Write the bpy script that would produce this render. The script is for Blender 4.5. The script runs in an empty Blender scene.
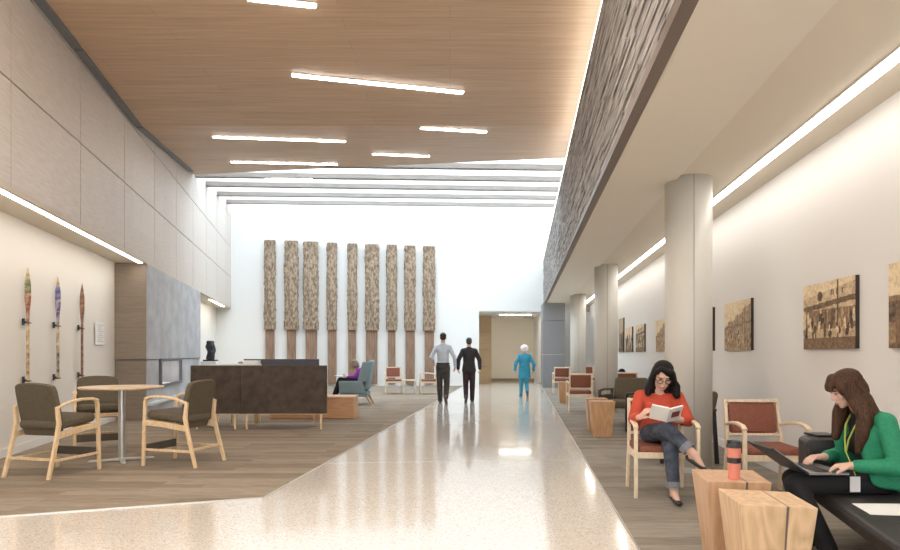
import bpy, bmesh, math, random
import numpy as np
from mathutils import Vector as V, Matrix as M4, noise
rnd = random.Random(7)
S = bpy.context.scene
COL = S.collection
F, CX, HY, H = 680.0, 450.0, 353.5, 1.30
VR, VL = 0.10515, -0.1963          # slopes dX/dY of the corridor and of the left wall
AR, AL = -math.atan(VR), -math.atan(VL)
def X(px, Y): return (px-CX)/F*Y
def Z(py, Y): return H+(HY-py)/F*Y
def FL(px, py):
    Y = F*H/(py-HY); return X(px, Y), Y
def R(D, Y): return VR*Y+D         # X on a plane parallel to the corridor
def L(D, Y): return VL*Y-D         # X on a plane parallel to the left wall
# ------------------------------------------------------------------ materials
def _mat(name):
    m = bpy.data.materials.new(name); m.use_nodes = True
    n = m.node_tree.nodes; l = m.node_tree.links
    return m, n, l, n['Principled BSDF']
def pbr(name, col, rough=0.5, var=0.0, scale=8.0, stretch=(1,1,1), bump=0.0, bscale=None, metal=0.0, spec=0.5, sheen=0.0, coat=0.0, col2=None):
    m, n, l, b = _mat(name)
    b.inputs['Base Color'].default_value = (*col, 1)
    b.inputs['Roughness'].default_value = rough
    b.inputs['Metallic'].default_value = metal
    b.inputs['Specular IOR Level'].default_value = spec
    if sheen: b.inputs['Sheen Weight'].default_value = sheen
    if coat: b.inputs['Coat Weight'].default_value = coat; b.inputs['Coat Roughness'].default_value = .1
    if var or bump or col2:
        tc = n.new('ShaderNodeTexCoord'); mp = n.new('ShaderNodeMapping'); mp.inputs['Scale'].default_value = stretch
        l.new(tc.outputs['Object'], mp.inputs['Vector'])
        nz = n.new('ShaderNodeTexNoise'); nz.inputs['Scale'].default_value = scale; nz.inputs['Detail'].default_value = 6
        l.new(mp.outputs[0], nz.inputs['Vector'])
        if var or col2:
            cr = n.new('ShaderNodeValToRGB')
            a = tuple(max(0, c*(1-var)) for c in col); c2 = col2 or tuple(min(1, c*(1+var)) for c in col)
            cr.color_ramp.elements[0].position = .35; cr.color_ramp.elements[1].position = .65
            cr.color_ramp.elements[0].color = (*a, 1); cr.color_ramp.elements[1].color = (*c2, 1)
            l.new(nz.outputs['Fac'], cr.inputs[0]); l.new(cr.outputs[0], b.inputs['Base Color'])
        if bump:
            nb = nz
            if bscale:
                nb = n.new('ShaderNodeTexNoise'); nb.inputs['Scale'].default_value = bscale; nb.inputs['Detail'].default_value = 4
                l.new(mp.outputs[0], nb.inputs['Vector'])
            bp = n.new('ShaderNodeBump'); bp.inputs['Strength'].default_value = bump; bp.inputs['Distance'].default_value = .01
            l.new(nb.outputs['Fac'], bp.inputs['Height']); l.new(bp.outputs[0], b.inputs['Normal'])
    return m
def glow(name, col, s):
    m, n, l, b = _mat(name)
    e = n.new('ShaderNodeEmission'); e.inputs[0].default_value = (*col, 1); e.inputs[1].default_value = s
    l.new(e.outputs[0], n['Material Output'].inputs[0]); n.remove(b); return m
def planks(name, c1, c2, cm, bw, rh, mortar, rot=0.0, rough=.5, grain=(1, 14, 1), gvar=.25, spec=.4, gscale=3.0, offs=.37, plane='XY', bump=0):
    """boards with a few random tones, thin joints and a stretched grain"""
    m, n, l, b = _mat(name)
    tc = n.new('ShaderNodeTexCoord'); mp = n.new('ShaderNodeMapping')
    mp.inputs['Rotation'].default_value = (0, 0, rot); l.new(tc.outputs['Object'], mp.inputs['Vector'])
    vec = mp.outputs[0]
    if plane == 'XZ':
        sx = n.new('ShaderNodeSeparateXYZ'); cx = n.new('ShaderNodeCombineXYZ'); l.new(vec, sx.inputs[0])
        l.new(sx.outputs[0], cx.inputs[0]); l.new(sx.outputs[2], cx.inputs[1]); vec = cx.outputs[0]
    br = n.new('ShaderNodeTexBrick'); br.offset = offs; br.offset_frequency = 2
    br.inputs['Scale'].default_value = 1; br.inputs['Brick Width'].default_value = bw; br.inputs['Row Height'].default_value = rh
    br.inputs['Mortar Size'].default_value = mortar; br.inputs['Mortar Smooth'].default_value = .1; br.inputs['Bias'].default_value = 0
    br.inputs['Color1'].default_value = (*c1, 1); br.inputs['Color2'].default_value = (*c2, 1); br.inputs['Mortar'].default_value = (*cm, 1)
    l.new(vec, br.inputs['Vector'])
    m2 = n.new('ShaderNodeMapping'); m2.inputs['Scale'].default_value = grain; l.new(vec, m2.inputs['Vector'])
    nz = n.new('ShaderNodeTexNoise'); nz.inputs['Scale'].default_value = gscale; nz.inputs['Detail'].default_value = 7; nz.inputs['Roughness'].default_value = .6
    l.new(m2.outputs[0], nz.inputs['Vector'])
    mr = n.new('ShaderNodeMapRange'); mr.inputs['From Min'].default_value = .3; mr.inputs['From Max'].default_value = .7
    mr.inputs['To Min'].default_value = 1-gvar; mr.inputs['To Max'].default_value = 1+gvar
    l.new(nz.outputs['Fac'], mr.inputs[0])
    mx = n.new('ShaderNodeMix'); mx.data_type = 'RGBA'; mx.blend_type = 'MULTIPLY'; mx.inputs[0].default_value = 1
    l.new(br.outputs['Color'], mx.inputs[6]); l.new(mr.outputs[0], mx.inputs[7])
    l.new(mx.outputs[2], b.inputs['Base Color'])
    b.inputs['Roughness'].default_value = rough; b.inputs['Specular IOR Level'].default_value = spec
    if bump:
        bp = n.new('ShaderNodeBump'); bp.inputs['Strength'].default_value = bump; bp.inputs['Distance'].default_value = .005
        l.new(nz.outputs['Fac'], bp.inputs['Height']); l.new(bp.outputs[0], b.inputs['Normal'])
    return m
def wood(name, c1, c2, scale=2.0, stretch=(1, 1, .12), rough=.4, dist=3.0):
    m, n, l, b = _mat(name)
    tc = n.new('ShaderNodeTexCoord'); mp = n.new('ShaderNodeMapping'); mp.inputs['Scale'].default_value = stretch
    l.new(tc.outputs['Object'], mp.inputs['Vector'])
    nz = n.new('ShaderNodeTexNoise'); nz.inputs['Scale'].default_value = scale; nz.inputs['Detail'].default_value = 3; nz.inputs['Distortion'].default_value = .4
    l.new(mp.outputs[0], nz.inputs['Vector'])
    mu = n.new('ShaderNodeMath'); mu.operation = 'MULTIPLY'; mu.inputs[1].default_value = dist*6; l.new(nz.outputs['Fac'], mu.inputs[0])
    fr = n.new('ShaderNodeMath'); fr.operation = 'PINGPONG'; fr.inputs[1].default_value = .5; l.new(mu.outputs[0], fr.inputs[0])
    n2 = n.new('ShaderNodeTexNoise'); n2.inputs['Scale'].default_value = scale*18; n2.inputs['Detail'].default_value = 5; l.new(mp.outputs[0], n2.inputs['Vector'])
    ad = n.new('ShaderNodeMath'); ad.operation = 'ADD'; l.new(fr.outputs[0], ad.inputs[0]); l.new(n2.outputs['Fac'], ad.inputs[1])
    cr = n.new('ShaderNodeValToRGB'); cr.color_ramp.elements[0].position = .45; cr.color_ramp.elements[1].position = 1.0
    cr.color_ramp.elements[0].color = (*c1, 1); cr.color_ramp.elements[1].color = (*c2, 1)
    l.new(ad.outputs[0], cr.inputs[0]); l.new(cr.outputs[0], b.inputs['Base Color'])
    b.inputs['Roughness'].default_value = rough; b.inputs['Specular IOR Level'].default_value = .4
    return m
def terrazzo():
    m, n, l, b = _mat('terrazzo')
    tc = n.new('ShaderNodeTexCoord')
    def vor(sc, seed):
        mp = n.new('ShaderNodeMapping'); mp.inputs['Location'].default_value = (seed, seed, 0); l.new(tc.outputs['Object'], mp.inputs[0])
        v = n.new('ShaderNodeTexVoronoi'); v.inputs['Scale'].default_value = sc; l.new(mp.outputs[0], v.inputs['Vector']); return v
    v1 = vor(110, 0)
    sp = n.new('ShaderNodeSeparateColor'); l.new(v1.outputs['Color'], sp.inputs[0])
    cr = n.new('ShaderNodeValToRGB'); cr.color_ramp.interpolation = 'CONSTANT'
    e = cr.color_ramp.elements; e[0].position = 0; e[0].color = (.49, .41, .33, 1); e[1].position = .07; e[1].color = (.64, .57, .49, 1)
    for p, c in ((.28, (.73, .67, .60, 1)), (.62, (.68, .61, .53, 1)), (.86, (.81, .765, .705, 1))):
        q = e.new(p); q.color = c
    l.new(sp.outputs[0], cr.inputs[0])
    l.new(cr.outputs[0], b.inputs['Base Color'])
    b.inputs['Roughness'].default_value = .13; b.inputs['Specular IOR Level'].default_value = .55
    b.inputs['Coat Weight'].default_value = .35; b.inputs['Coat Roughness'].default_value = .05
    return m
def vcol(name, rough=.5):
    m, n, l, b = _mat(name)
    a = n.new('ShaderNodeAttribute'); a.attribute_name = 'Col'; l.new(a.outputs['Color'], b.inputs['Base Color'])
    b.inputs['Roughness'].default_value = rough; return m
def clear_glass(name):
    m, n, l, b = _mat(name)
    t = n.new('ShaderNodeBsdfTransparent'); t.inputs[0].default_value = (.97, .98, .98, 1)
    g = n.new('ShaderNodeBsdfGlossy'); g.inputs['Roughness'].default_value = .02
    mx = n.new('ShaderNodeMixShader'); mx.inputs[0].default_value = .06
    l.new(t.outputs[0], mx.inputs[1]); l.new(g.outputs[0], mx.inputs[2]); l.new(mx.outputs[0], n['Material Output'].inputs[0]); n.remove(b); return m

MAPLE = wood('maple', (.66, .46, .26), (.77, .585, .37), 3.0, (1, 1, .25), .38)
BEECH = wood('pale_beech', (.70, .55, .38), (.80, .67, .50), 3.0, (1, 1, .25), .38)
OAK = wood('oak_block', (.53, .345, .19), (.69, .48, .29), 1.9, (1, 1, .22), .42, 3.4)
OAKD = wood('cherry_block', (.48, .275, .14), (.57, .345, .19), 1.6, (1, 1, .2), .4)
WHITEW = pbr('white_paint', (.80, .79, .76), .75)
WARMW = pbr('cream_paint', (.80, .765, .71), .75)
RWALL = pbr('off_white_paint', (.80, .78, .755), .75)
SOFF = pbr('soffit_paint', (.72, .665, .575), .8)
SOFF2 = pbr('soffit_paint_warm', (.67, .605, .50), .8)
TRIMW = pbr('white_trim', (.82, .81, .79), .45)
BRONZE = pbr('dark_trim', (.16, .12, .10), .4)
CEILW = planks('ceiling_wood', (.54, .380, .255), (.585, .42, .285), (.43, .30, .20), 3.6, .30, .004, .0, .5, (.35, 9, 1), .16)
PANEL = planks('panel_wood', (.62, .55, .49), (.65, .58, .52), (.62, .55, .49), 2.2, 1.2, 0, 0, .5, (1.2, 16, 1), .12, plane='XZ')
REVEAL = pbr('dark_reveal', (.10, .085, .075), .7)
SLOT = pbr('slot_metal', (.20, .205, .22), .5, metal=.3)
CARPET = planks('plank_carpet', (.225, .178, .132), (.315, .257, .197), (.225, .18, .135), 1.2, .16, 0, .0, .95, (1.2, 10, 1), .22, .1, 3.0, bump=.3)
CARPET2 = planks('plank_carpet_grey', (.225, .195, .16), (.315, .278, .236), (.225, .195, .16), 1.2, .20, 0, .0, .95, (1.2, 9, 1), .2, .1, 3.0, bump=.3)
TERR = terrazzo()
LEDGE = pbr('ledge_cladding', (.265, .24, .222), .7, .4, 2.0, (6, .8, 14), .8, 3, col2=(.46, .425, .40))
FPWOOD = planks('fireplace_wood', (.235, .185, .14), (.26, .205, .155), (.19, .145, .11), 1.9, .30, .004, 0, .5, (1, 12, 1), .14, plane='XZ')
STONE = pbr('grey_stone', (.455, .455, .465), .55, .14, 1.8, (1, 1, 1.5), .1)
GREYP = pbr('grey_panel', (.235, .24, .25), .45)
STEEL = pbr('brushed_steel', (.56, .54, .50), .38, metal=.75)
COLM = pbr('column_paint', (.60, .575, .52), .42, spec=.5)
BLACKM = pbr('black_metal', (.02, .02, .022), .35)
TAUPE = pbr('taupe_fabric', (.105, .082, .052), .8, .12, 40, bump=.2)
DKBROWN = pbr('dark_brown_fabric', (.070, .050, .037), .85, .25, 9, bump=.3, bscale=60)
REDF = pbr('russet_fabric', (.235, .078, .046), .75, .12, 45, bump=.2)
BLUEG = pbr('blue_grey_fabric', (.225, .315, .345), .85, .08, 40, bump=.2)
NAVYG = pbr('slate_fabric', (.10, .10, .125), .85, .1, 40, bump=.2)
LEATH = pbr('black_leather', (.022, .017, .016), .5, .15, 30, bump=.25)
BARK = pbr('carved_wood', (.20, .135, .088), .85, .25, 17, (1, 1, .38), 1.0, 26, col2=(.43, .325, .225))
BOARD = pbr('plain_board', (.23, .14, .09), .6, .25, 6, (6, 6, .35), .1, col2=(.34, .21, .135))
PAPER = pbr('paper', (.85, .85, .83), .7)
SCULPT = pbr('black_stone', (.03, .032, .035), .4, .3, 12, bump=.6)
LAMP = glow('lamp_diffuser', (1, .95, .885), 12.0)
LAMPE = glow('edge_diffuser', (1, .93, .83), 2.8)
LAMP_ADDED = glow('added_lamp_diffuser', (1, .945, .865), 20.0)
LAMPC = glow('cove_diffuser', (1, .925, .82), 6.5)
LAMPS = glow('soffit_diffuser', (1, .955, .90), 5.2)
LAMPB = glow('corridor_diffuser', (1, .95, .86), 7.0)
SKY_GLASS = clear_glass('skylight_glass')
PIC = vcol('sepia_print', .6)
DKSIDE = pbr('canvas_side', (.03, .018, .012), .6)
# people
SKIN = pbr('skin', (.62, .375, .27), .5)
SKIN2 = pbr('skin_fair', (.66, .42, .32), .5)
HAIRB = pbr('black_hair', (.010, .0075, .007), .5, .3, 40, (3, 3, .2), .6, spec=.18)
HAIRBR = pbr('brown_hair', (.045, .020, .010), .55, .4, 60, (3, 3, .10), .6, col2=(.10, .046, .022), spec=.25)
HAIRD = pbr('dark_short_hair', (.022, .016, .013), .6, .3, 60, bump=.5)
HAIRG = pbr('greying_hair', (.045, .043, .045), .6, .3, 60, bump=.5)
HAIRASH = pbr('ash_blonde_hair', (.27, .20, .15), .6, .3, 40, bump=.5)
EYEM = pbr('eye_dark', (.03, .02, .018), .3)
LIPM = pbr('lips', (.42, .13, .11), .45)
REDK = pbr('red_orange_knit', (.50, .060, .026), .75, .08, 60, bump=.2)
JEAN = pbr('dark_denim', (.035, .043, .07), .8, .35, 14, bump=.25, col2=(.075, .088, .125))
CUFFM = pbr('denim_cuff', (.20, .215, .25), .85, .15, 40)
SHOE = pbr('black_shoe', (.014, .013, .013), .35)
GREENK = pbr('green_knit', (.018, .235, .115), .75, .1, 50, bump=.25)
BLACKT = pbr('black_cotton', (.011, .010, .0105), .85)
LANY = pbr('lime_lanyard', (.42, .50, .08), .6)
SHIRT = pbr('pale_blue_shirt', (.50, .55, .62), .75, .1, 20, bump=.2)
TROUS = pbr('charcoal_trousers', (.048, .042, .038), .8)
JACK = pbr('black_jacket', (.022, .018, .020), .8)
MAROON = pbr('dark_maroon_trousers', (.035, .014, .016), .8)
SCRUB = pbr('turquoise_scrubs', (.03, .25, .37), .8, .12, 14, bump=.3)
CAPM = pbr('white_cap_fabric', (.80, .76, .80), .8, .05, 20, bump=.3)
PURP = pbr('purple_jumper', (.27, .03, .36), .8, .1, 30, bump=.2)
LEATHB = pbr('brown_shoe', (.09, .04, .02), .4)
CORAL = pbr('coral_cup', (.68, .225, .16), .4)
GREYMETAL = pbr('laptop_grey', (.035, .035, .037), .4, metal=.3)
SILVER = pbr('laptop_silver', (.30, .30, .30), .35, metal=.5)
# ------------------------------------------------------------------ mesh builder
class MB:
    def __init__(s): s.b = bmesh.new()
    def box(s, c, d, rz=0.0, m=None):
        c = V(c); pts = []
        for i in (-.5, .5):
            for j in (-.5, .5):
                for k in (-.5, .5):
                    p = V((i*d[0], j*d[1], k*d[2]))
                    if m is not None: p = m @ p
                    if rz: p = M4.Rotation(rz, 3, 'Z') @ p
                    pts.append(s.b.verts.new(c+p))
        for f in ((0,1,3,2),(4,6,7,5),(0,4,5,1),(2,3,7,6),(0,2,6,4),(1,5,7,3)):
            s.b.faces.new([pts[i] for i in f])
        return s
    def prism(s, poly, z0, z1):
        """poly in XY extruded along Z; z0/z1 numbers or functions of (x, y)"""
        g = lambda z, p: z(*p) if callable(z) else z
        a = [s.b.verts.new((p[0], p[1], g(z0, p))) for p in poly]
        b = [s.b.verts.new((p[0], p[1], g(z1, p))) for p in poly]
        n = len(poly)
        s.b.faces.new(a[::-1]); s.b.faces.new(b)
        for i in range(n): s.b.faces.new((a[i], a[(i+1) % n], b[(i+1) % n], b[i]))
        return s
    def loft(s, rings, cap=True, closed=True):
        rs = [[s.b.verts.new(p) for p in r] for r in rings]
        n = len(rs[0])
        for a, b in zip(rs, rs[1:]):
            for i in range(n if closed else n-1):
                s.b.faces.new((a[i], a[(i+1) % n], b[(i+1) % n], b[i]))
        if cap: s.b.faces.new(rs[0][::-1]); s.b.faces.new(rs[-1])
        return s
    def sweep(s, pts, w, t, side=(1, 0, 0)):
        """rectangular bar: w along side, t across; t may be a list"""
        pts = [V(p) for p in pts]; sd = V(side).normalized(); rings = []
        for i, p in enumerate(pts):
            a = pts[max(0, i-1)]; b = pts[min(len(pts)-1, i+1)]
            d = (b-a).normalized(); u = sd.cross(d)
            if u.length < 1e-6: u = V((0, 0, 1)).cross(d)
            u.normalize(); q = d.cross(u).normalized() if abs(d.dot(sd)) > 1e-3 else sd
            k = 1.0
            if 0 < i < len(pts)-1:
                c = (p-a).normalized().dot(d); k = 1/max(.5, c)
            tt = (t[i] if isinstance(t, (list, tuple)) else t)*k/2; ww = (w[i] if isinstance(w, (list, tuple)) else w)/2
            rings.append([p-q*ww-u*tt, p+q*ww-u*tt, p+q*ww+u*tt, p-q*ww+u*tt])
        return s.loft(rings)
    def tube(s, pts, r, n=10):
        pts = [V(p) for p in pts]; rings = []; ref = V((.13, .31, .94))
        for i, p in enumerate(pts):
            d = (pts[min(len(pts)-1, i+1)]-pts[max(0, i-1)]).normalized()
            u = d.cross(ref).normalized(); v = d.cross(u)
            rr = r[i] if isinstance(r, (list, tuple)) else r
            rings.append([p+u*rr*math.cos(2*math.pi*k/n)+v*rr*math.sin(2*math.pi*k/n) for k in range(n)])
        return s.loft(rings)
    def lathe(s, prof, c=(0, 0, 0), n=32):
        c = V(c)
        return s.loft([[c+V((r*math.cos(2*math.pi*k/n), r*math.sin(2*math.pi*k/n), z)) for k in range(n)] for r, z in prof])
    def ring(s, c, R_, r, ax=(0, 1, 0), n=18, m=8):
        c = V(c); a = V(ax).normalized(); u = a.orthogonal().normalized(); v = a.cross(u); rows = []
        for i in range(n):
            t = 2*math.pi*i/n; d = u*math.cos(t)+v*math.sin(t)
            rows.append([s.b.verts.new(c+d*(R_+r*math.cos(2*math.pi*k/m))+a*r*math.sin(2*math.pi*k/m)) for k in range(m)])
        for i in range(n):
            for k in range(m):
                s.b.faces.new((rows[i][k], rows[i][(k+1) % m], rows[(i+1) % n][(k+1) % m], rows[(i+1) % n][k]))
        return s
    def hull(s, ells):
        """convex hull of ellipsoids (centre, radii, 3x3 frame or None)"""
        vs = []
        for c, r, fr in ells:
            c = V(c); r = (r, r, r) if isinstance(r, (int, float)) else r
            for i in range(1, 8):
                th = math.pi*i/8
                for k in range(12):
                    ph = 2*math.pi*k/12
                    p = V((r[0]*math.sin(th)*math.cos(ph), r[1]*math.sin(th)*math.sin(ph), r[2]*math.cos(th)))
                    vs.append(s.b.verts.new(c+(fr @ p if fr is not None else p)))
            for q in (1, -1):
                p = V((0, 0, q*r[2])); vs.append(s.b.verts.new(c+(fr @ p if fr is not None else p)))
        res = bmesh.ops.convex_hull(s.b, input=vs)
        dead = [v for v in res['geom_interior'] if isinstance(v, bmesh.types.BMVert)]
        if dead: bmesh.ops.delete(s.b, geom=dead, context='VERTS')
        return s
    def build(s, name, mat, parent=None, bevel=0.0, smooth=False, seg=2, subsurf=0):
        bmesh.ops.recalc_face_normals(s.b, faces=s.b.faces)
        me = bpy.data.meshes.new(name); s.b.to_mesh(me); s.b.free()
        o = bpy.data.objects.new(name, me); COL.objects.link(o); me.materials.append(mat)
        if parent: o.parent = parent
        if smooth: me.shade_smooth()
        if bevel:
            md = o.modifiers.new('bevel', 'BEVEL'); md.width = bevel; md.segments = seg; md.limit_method = 'ANGLE'; md.angle_limit = .6
            me.shade_smooth(); 
            md.harden_normals = True
        if subsurf:
            md = o.modifiers.new('sub', 'SUBSURF'); md.levels = subsurf; md.render_levels = subsurf; me.shade_smooth()
        return o
def cushion(name, mat, c, d, parent, r=.03, rx=0.0, puff=.0):
    """rounded upholstered block: many-sided superellipse loft, tilted about X"""
    m = MB(); n = 7; rings = []; rot = M4.Rotation(rx, 3, 'X')
    hx, hy, hz = d[0]/2, d[1]/2, d[2]/2
    def rr(ins, z):
        out = []
        for qx, qy, a0 in ((1, 1, 0), (-1, 1, 90), (-1, -1, 180), (1, -1, 270)):
            for k in range(5):
                a = math.radians(a0+k*22.5); cr = min(r*1.3, hx*.9, hy*.9)
                out.append(V(c)+rot @ V((qx*(hx-cr)+cr*math.cos(a)-qx*ins*abs(math.cos(a))**.5*(1 if True else 0), qy*(hy-cr)+cr*math.sin(a)-qy*ins*abs(math.sin(a))**.5, z)))
        return out
    rr_ = min(r, hz)
    for k in range(n):
        a = -math.pi/2+math.pi/2*k/(n-1)
        rings.append(rr(rr_*(1-math.cos(a)), -hz+rr_*(1+math.sin(a))))
    for k in range(n):
        a = math.pi/2*k/(n-1)
        rings.append(rr(rr_*(1-math.cos(a)), hz-rr_+rr_*math.sin(a)))
    m.loft(rings)
    return m.build(name, mat, parent, smooth=True)
def empty(name, loc, rz=0.0, label=None, cat=None, group=None):
    o = bpy.data.objects.new(name, None); COL.objects.link(o); o.location = loc; o.rotation_euler = (0, 0, rz); o.empty_display_size = .2
    if label: tag(o, label, cat, group)
    return o
def tag(o, label=None, cat=None, group=None, kind=None):
    if label: o['label'] = label
    if cat: o['category'] = cat
    if group: o['group'] = group
    if kind: o['kind'] = kind
    return o
def struct(o): o['kind'] = 'structure'; return o
def dup(root, loc, rz, label=None, group=None):
    r = root.copy(); COL.objects.link(r); r.location = loc; r.rotation_euler = (0, 0, rz)
    if label: r['label'] = label
    if group: r['group'] = group
    for ch in list(root.children):
        c = ch.copy(); COL.objects.link(c); c.parent = r
        for g in list(ch.children):
            d = g.copy(); COL.objects.link(d); d.parent = c
    return r
# ------------------------------------------------------------------ setting
YN, YB = -6.0, 27.28
def YW(x): return YB+.1*x                      # the far wall
def slab_R(name, D0, D1, y0, y1, z0, z1, mat):
    return struct(MB().prism([(R(D0, y0), y0), (R(D1, y0), y0), (R(D1, y1), y1), (R(D0, y1), y1)], z0, z1).build(name, mat))
def slab_L(name, D0, D1, y0, y1, z0, z1, mat):
    return struct(MB().prism([(L(D0, y0), y0), (L(D1, y0), y0), (L(D1, y1), y1), (L(D0, y1), y1)], z0, z1).build(name, mat))
struct(MB().prism([(-11, YN), (7, YN), (7, 34), (-11, 34)], -.1, 0).build('floor', TERR))
xe = R(-2.318, 27.3)
struct(MB().prism([(-1.675, 6.12), (R(-2.318, 27.33), 27.33), (-9.05, 26.37), (-4.868, 4.93)], -.01, .006).build('floor_carpet_left', CARPET))
struct(MB().prism([(R(.778, YN), YN), (R(2.79, YN), YN), (R(2.79, 33), 33), (R(.778, 33), 33)], -.01, .006).build('floor_carpet_right', CARPET2))
# thin metal strips between carpet and terrazzo
struct(MB().sweep([(-1.675, 6.12, .004), (R(-2.318, 27.3), 27.3, .004)], .012, .01).build('trim_1', STEEL))
struct(MB().sweep([(-1.675, 6.12, .004), (-4.868, 4.93, .004)], .012, .01, (0, 1, 0)).build('trim_2', STEEL))
struct(MB().sweep([(R(.778, YN), YN, .004), (R(.778, 27.3), 27.3, .004)], .012, .01).build('trim_3', STEEL))
for i, (x0, y0, x1, y1) in enumerate(((-1.9, 8.0, 1.62, 8.9), )):
    struct(MB().sweep([(R(-2.3, 8.05), 8.05, .0005), (R(.77, 8.35), 8.35, .0005)], .006, .002, (0, 1, 0)).build('trim_4', STEEL))
# left side
slab_L('wall_left', 3.9, 4.05, YN, 27.0, 0, 3.12, WARMW)
slab_L('baseboard_left', 3.885, 3.9, YN, 13.15, .006, .11, TRIMW)
slab_L('ceiling_left_soffit', 3.32, 3.92, YN, 26.45, 3.06, 3.11, SOFF2)
slab_L('wall_left_upper', 3.36, 3.5, YN, 26.5, 3.11, 7.6, REVEAL)
pm = MB(); rowz = (3.09, 4.26, 5.40, 6.55, 7.6); g = .009
dLv = V((VL, 1, 0)).normalized(); nLv = V((-dLv.y, dLv.x, 0))
ys = [7.39+2.18*k for k in range(-7, 10)]
for za, zb in zip(rowz, rowz[1:]):
    for ya, yb in zip(ys, ys[1:]):
        ya = max(ya, YN); yb = min(yb, 26.46)
        if yb <= ya: continue
        pm.prism([(L(3.32, ya+g), ya+g), (L(3.36, ya+g), ya+g), (L(3.36, yb-g), yb-g), (L(3.32, yb-g), yb-g)], za+g, zb-g)
po = struct(pm.build('wall_left_panels', PANEL)); 
# panel material runs along the wall: rotate mapping so that X follows the wall
PANEL.node_tree.nodes['Mapping'].inputs['Rotation'].default_value = (0, 0, -(math.pi/2-math.atan(-VL))+math.pi)
# far wall with opening
x0, x1, zt = 1.169, 3.72, 3.01
def wall_far(a, b, z0, z1, name, mat=WHITEW):
    return struct(MB().prism([(a, YW(a)), (b, YW(b)), (b, YW(b)+.25), (a, YW(a)+.25)], z0, z1).build(name, mat))
wm = MB()
for a, b, z0_, z1_ in ((-9.3, x0, 0, 8.4), (x0, 6.2, zt, 8.4)):
    wm.prism([(a, YW(a)), (b, YW(b)), (b, YW(b)+.25), (a, YW(a)+.25)], z0_, z1_)
struct(wm.build('wall_back', WHITEW))
slab_b = struct(MB().prism([(-8.3, YW(-8.3)-.015), (x0-.02, YW(x0)-.015), (x0-.02, YW(x0)), (-8.3, YW(-8.3))], .006, .10).build('baseboard_back', TRIMW))
# corridor beyond the opening
struct(MB().box((2.9, 32.3, 1.5), (5.6, .2, 3.1)).build('wall_corridor_end', pbr('beige_paint', (.80, .72, .59), .75)))
struct(MB().box((.95, 30.0, 1.5), (.2, 4.4, 3.1)).build('wall_corridor_left', WHITEW))
struct(MB().box((1.42, 29.45, 1.47), (.74, .1, 2.94)).build('wall_corridor_panel', planks('tan_wood', (.46, .31, .17), (.51, .355, .20), (.24, .15, .08), 4, .74, .006, 0, .5, (1, 9, 1), .12, plane='XZ')))
struct(MB().box((4.05, 30.6, 1.5), (.16, 3.2, 3.1)).build('wall_corridor_right', WHITEW))
struct(MB().box((2.7, 29.9, 3.05), (4.2, 4.6, .1)).build('ceiling_corridor', WHITEW))
struct(MB().box((2.9, 32.185, .06), (2.2, .02, .12)).build('baseboard_corridor', pbr('tan_base', (.30, .22, .13), .6)))
# right side
slab_R('wall_right', 2.79, 2.95, YN, 33, 0, 3.32, RWALL)
slab_R('baseboard_right', 2.775, 2.79, YN, 31, .006, .11, TRIMW)
DB = .89
slab_R('ceiling_right_soffit', DB+.05, 1.70, YN, 27.3, 3.20, 3.34, SOFF)
slab_R('ceiling_right_soffit_upper', 1.70, 2.80, YN, 31, 3.24, 3.34, SOFF2)
slab_R('wall_right_end', 1.5, 2.9, 30.9, 31.1, 0, 3.3, WHITEW)
# clad beam over the corridor edge: rows of split strips
bm_ = MB(); z = 3.26; zt_b = 5.09; rows = 34; hh = (zt_b-z)/rows
for k in range(rows):
    y = YN-rnd.random()
    while y < 27.3:
        ln = rnd.uniform(.5, 2.2); y2 = min(y+ln, 27.3); d = DB-rnd.uniform(0, .022)
        a, b = max(y, YN), y2-.006
        if b > a: bm_.prism([(R(d, a), a), (R(DB+.03, a), a), (R(DB+.03, b), b), (R(d, b), b)], z+k*hh+.003, z+(k+1)*hh-.003)
        y = y2
struct(bm_.build('wall_right_beam_cladding', LEDGE))
slab_R('wall_right_beam', DB+.01, DB+.2, YN, 27.4, 3.22, 5.09, pbr('beam_core', (.20, .17, .15), .8))
slab_R('trim_5', DB-.03, DB+.06, YN, 27.3, 3.19, 3.262, BRONZE)
# wood ceiling
Z0 = H+4.15
def zc(x, y): return Z0+max(0, .11*(y-12.4))
far_edge = [(5.2, 15.1), (2.7, 15.7), (-.14, 16.4), (-3.20, 17.2), (L(3.34, 18.2), 18.2)]
cm = MB()
XR = 5.2
cm.prism([(L(3.34, YN)+.05, YN), (XR, YN), (XR, 12.4), (L(3.34, 12.4)+.05, 12.4)], Z0, Z0+.15)
cm.prism([(L(3.34, 12.4)+.05, 12.4), (XR, 12.4)]+far_edge, zc, lambda x, y: zc(x, y)+.15)
struct(cm.build('ceiling', CEILW))
# slot diffuser along the left edge of the ceiling
sm = MB()
for ya, yb in ((YN, 9.2), (9.25, 12.35), (12.45, 14.8), (14.85, 17.6)):
    sm.prism([(L(3.30, ya), ya), (L(3.18, ya), ya), (L(3.18, yb), yb), (L(3.30, yb), yb)], lambda x, y: zc(x, y)-.03, lambda x, y: zc(x, y)+.02)
struct(sm.build('slot_diffuser', SLOT))
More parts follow.
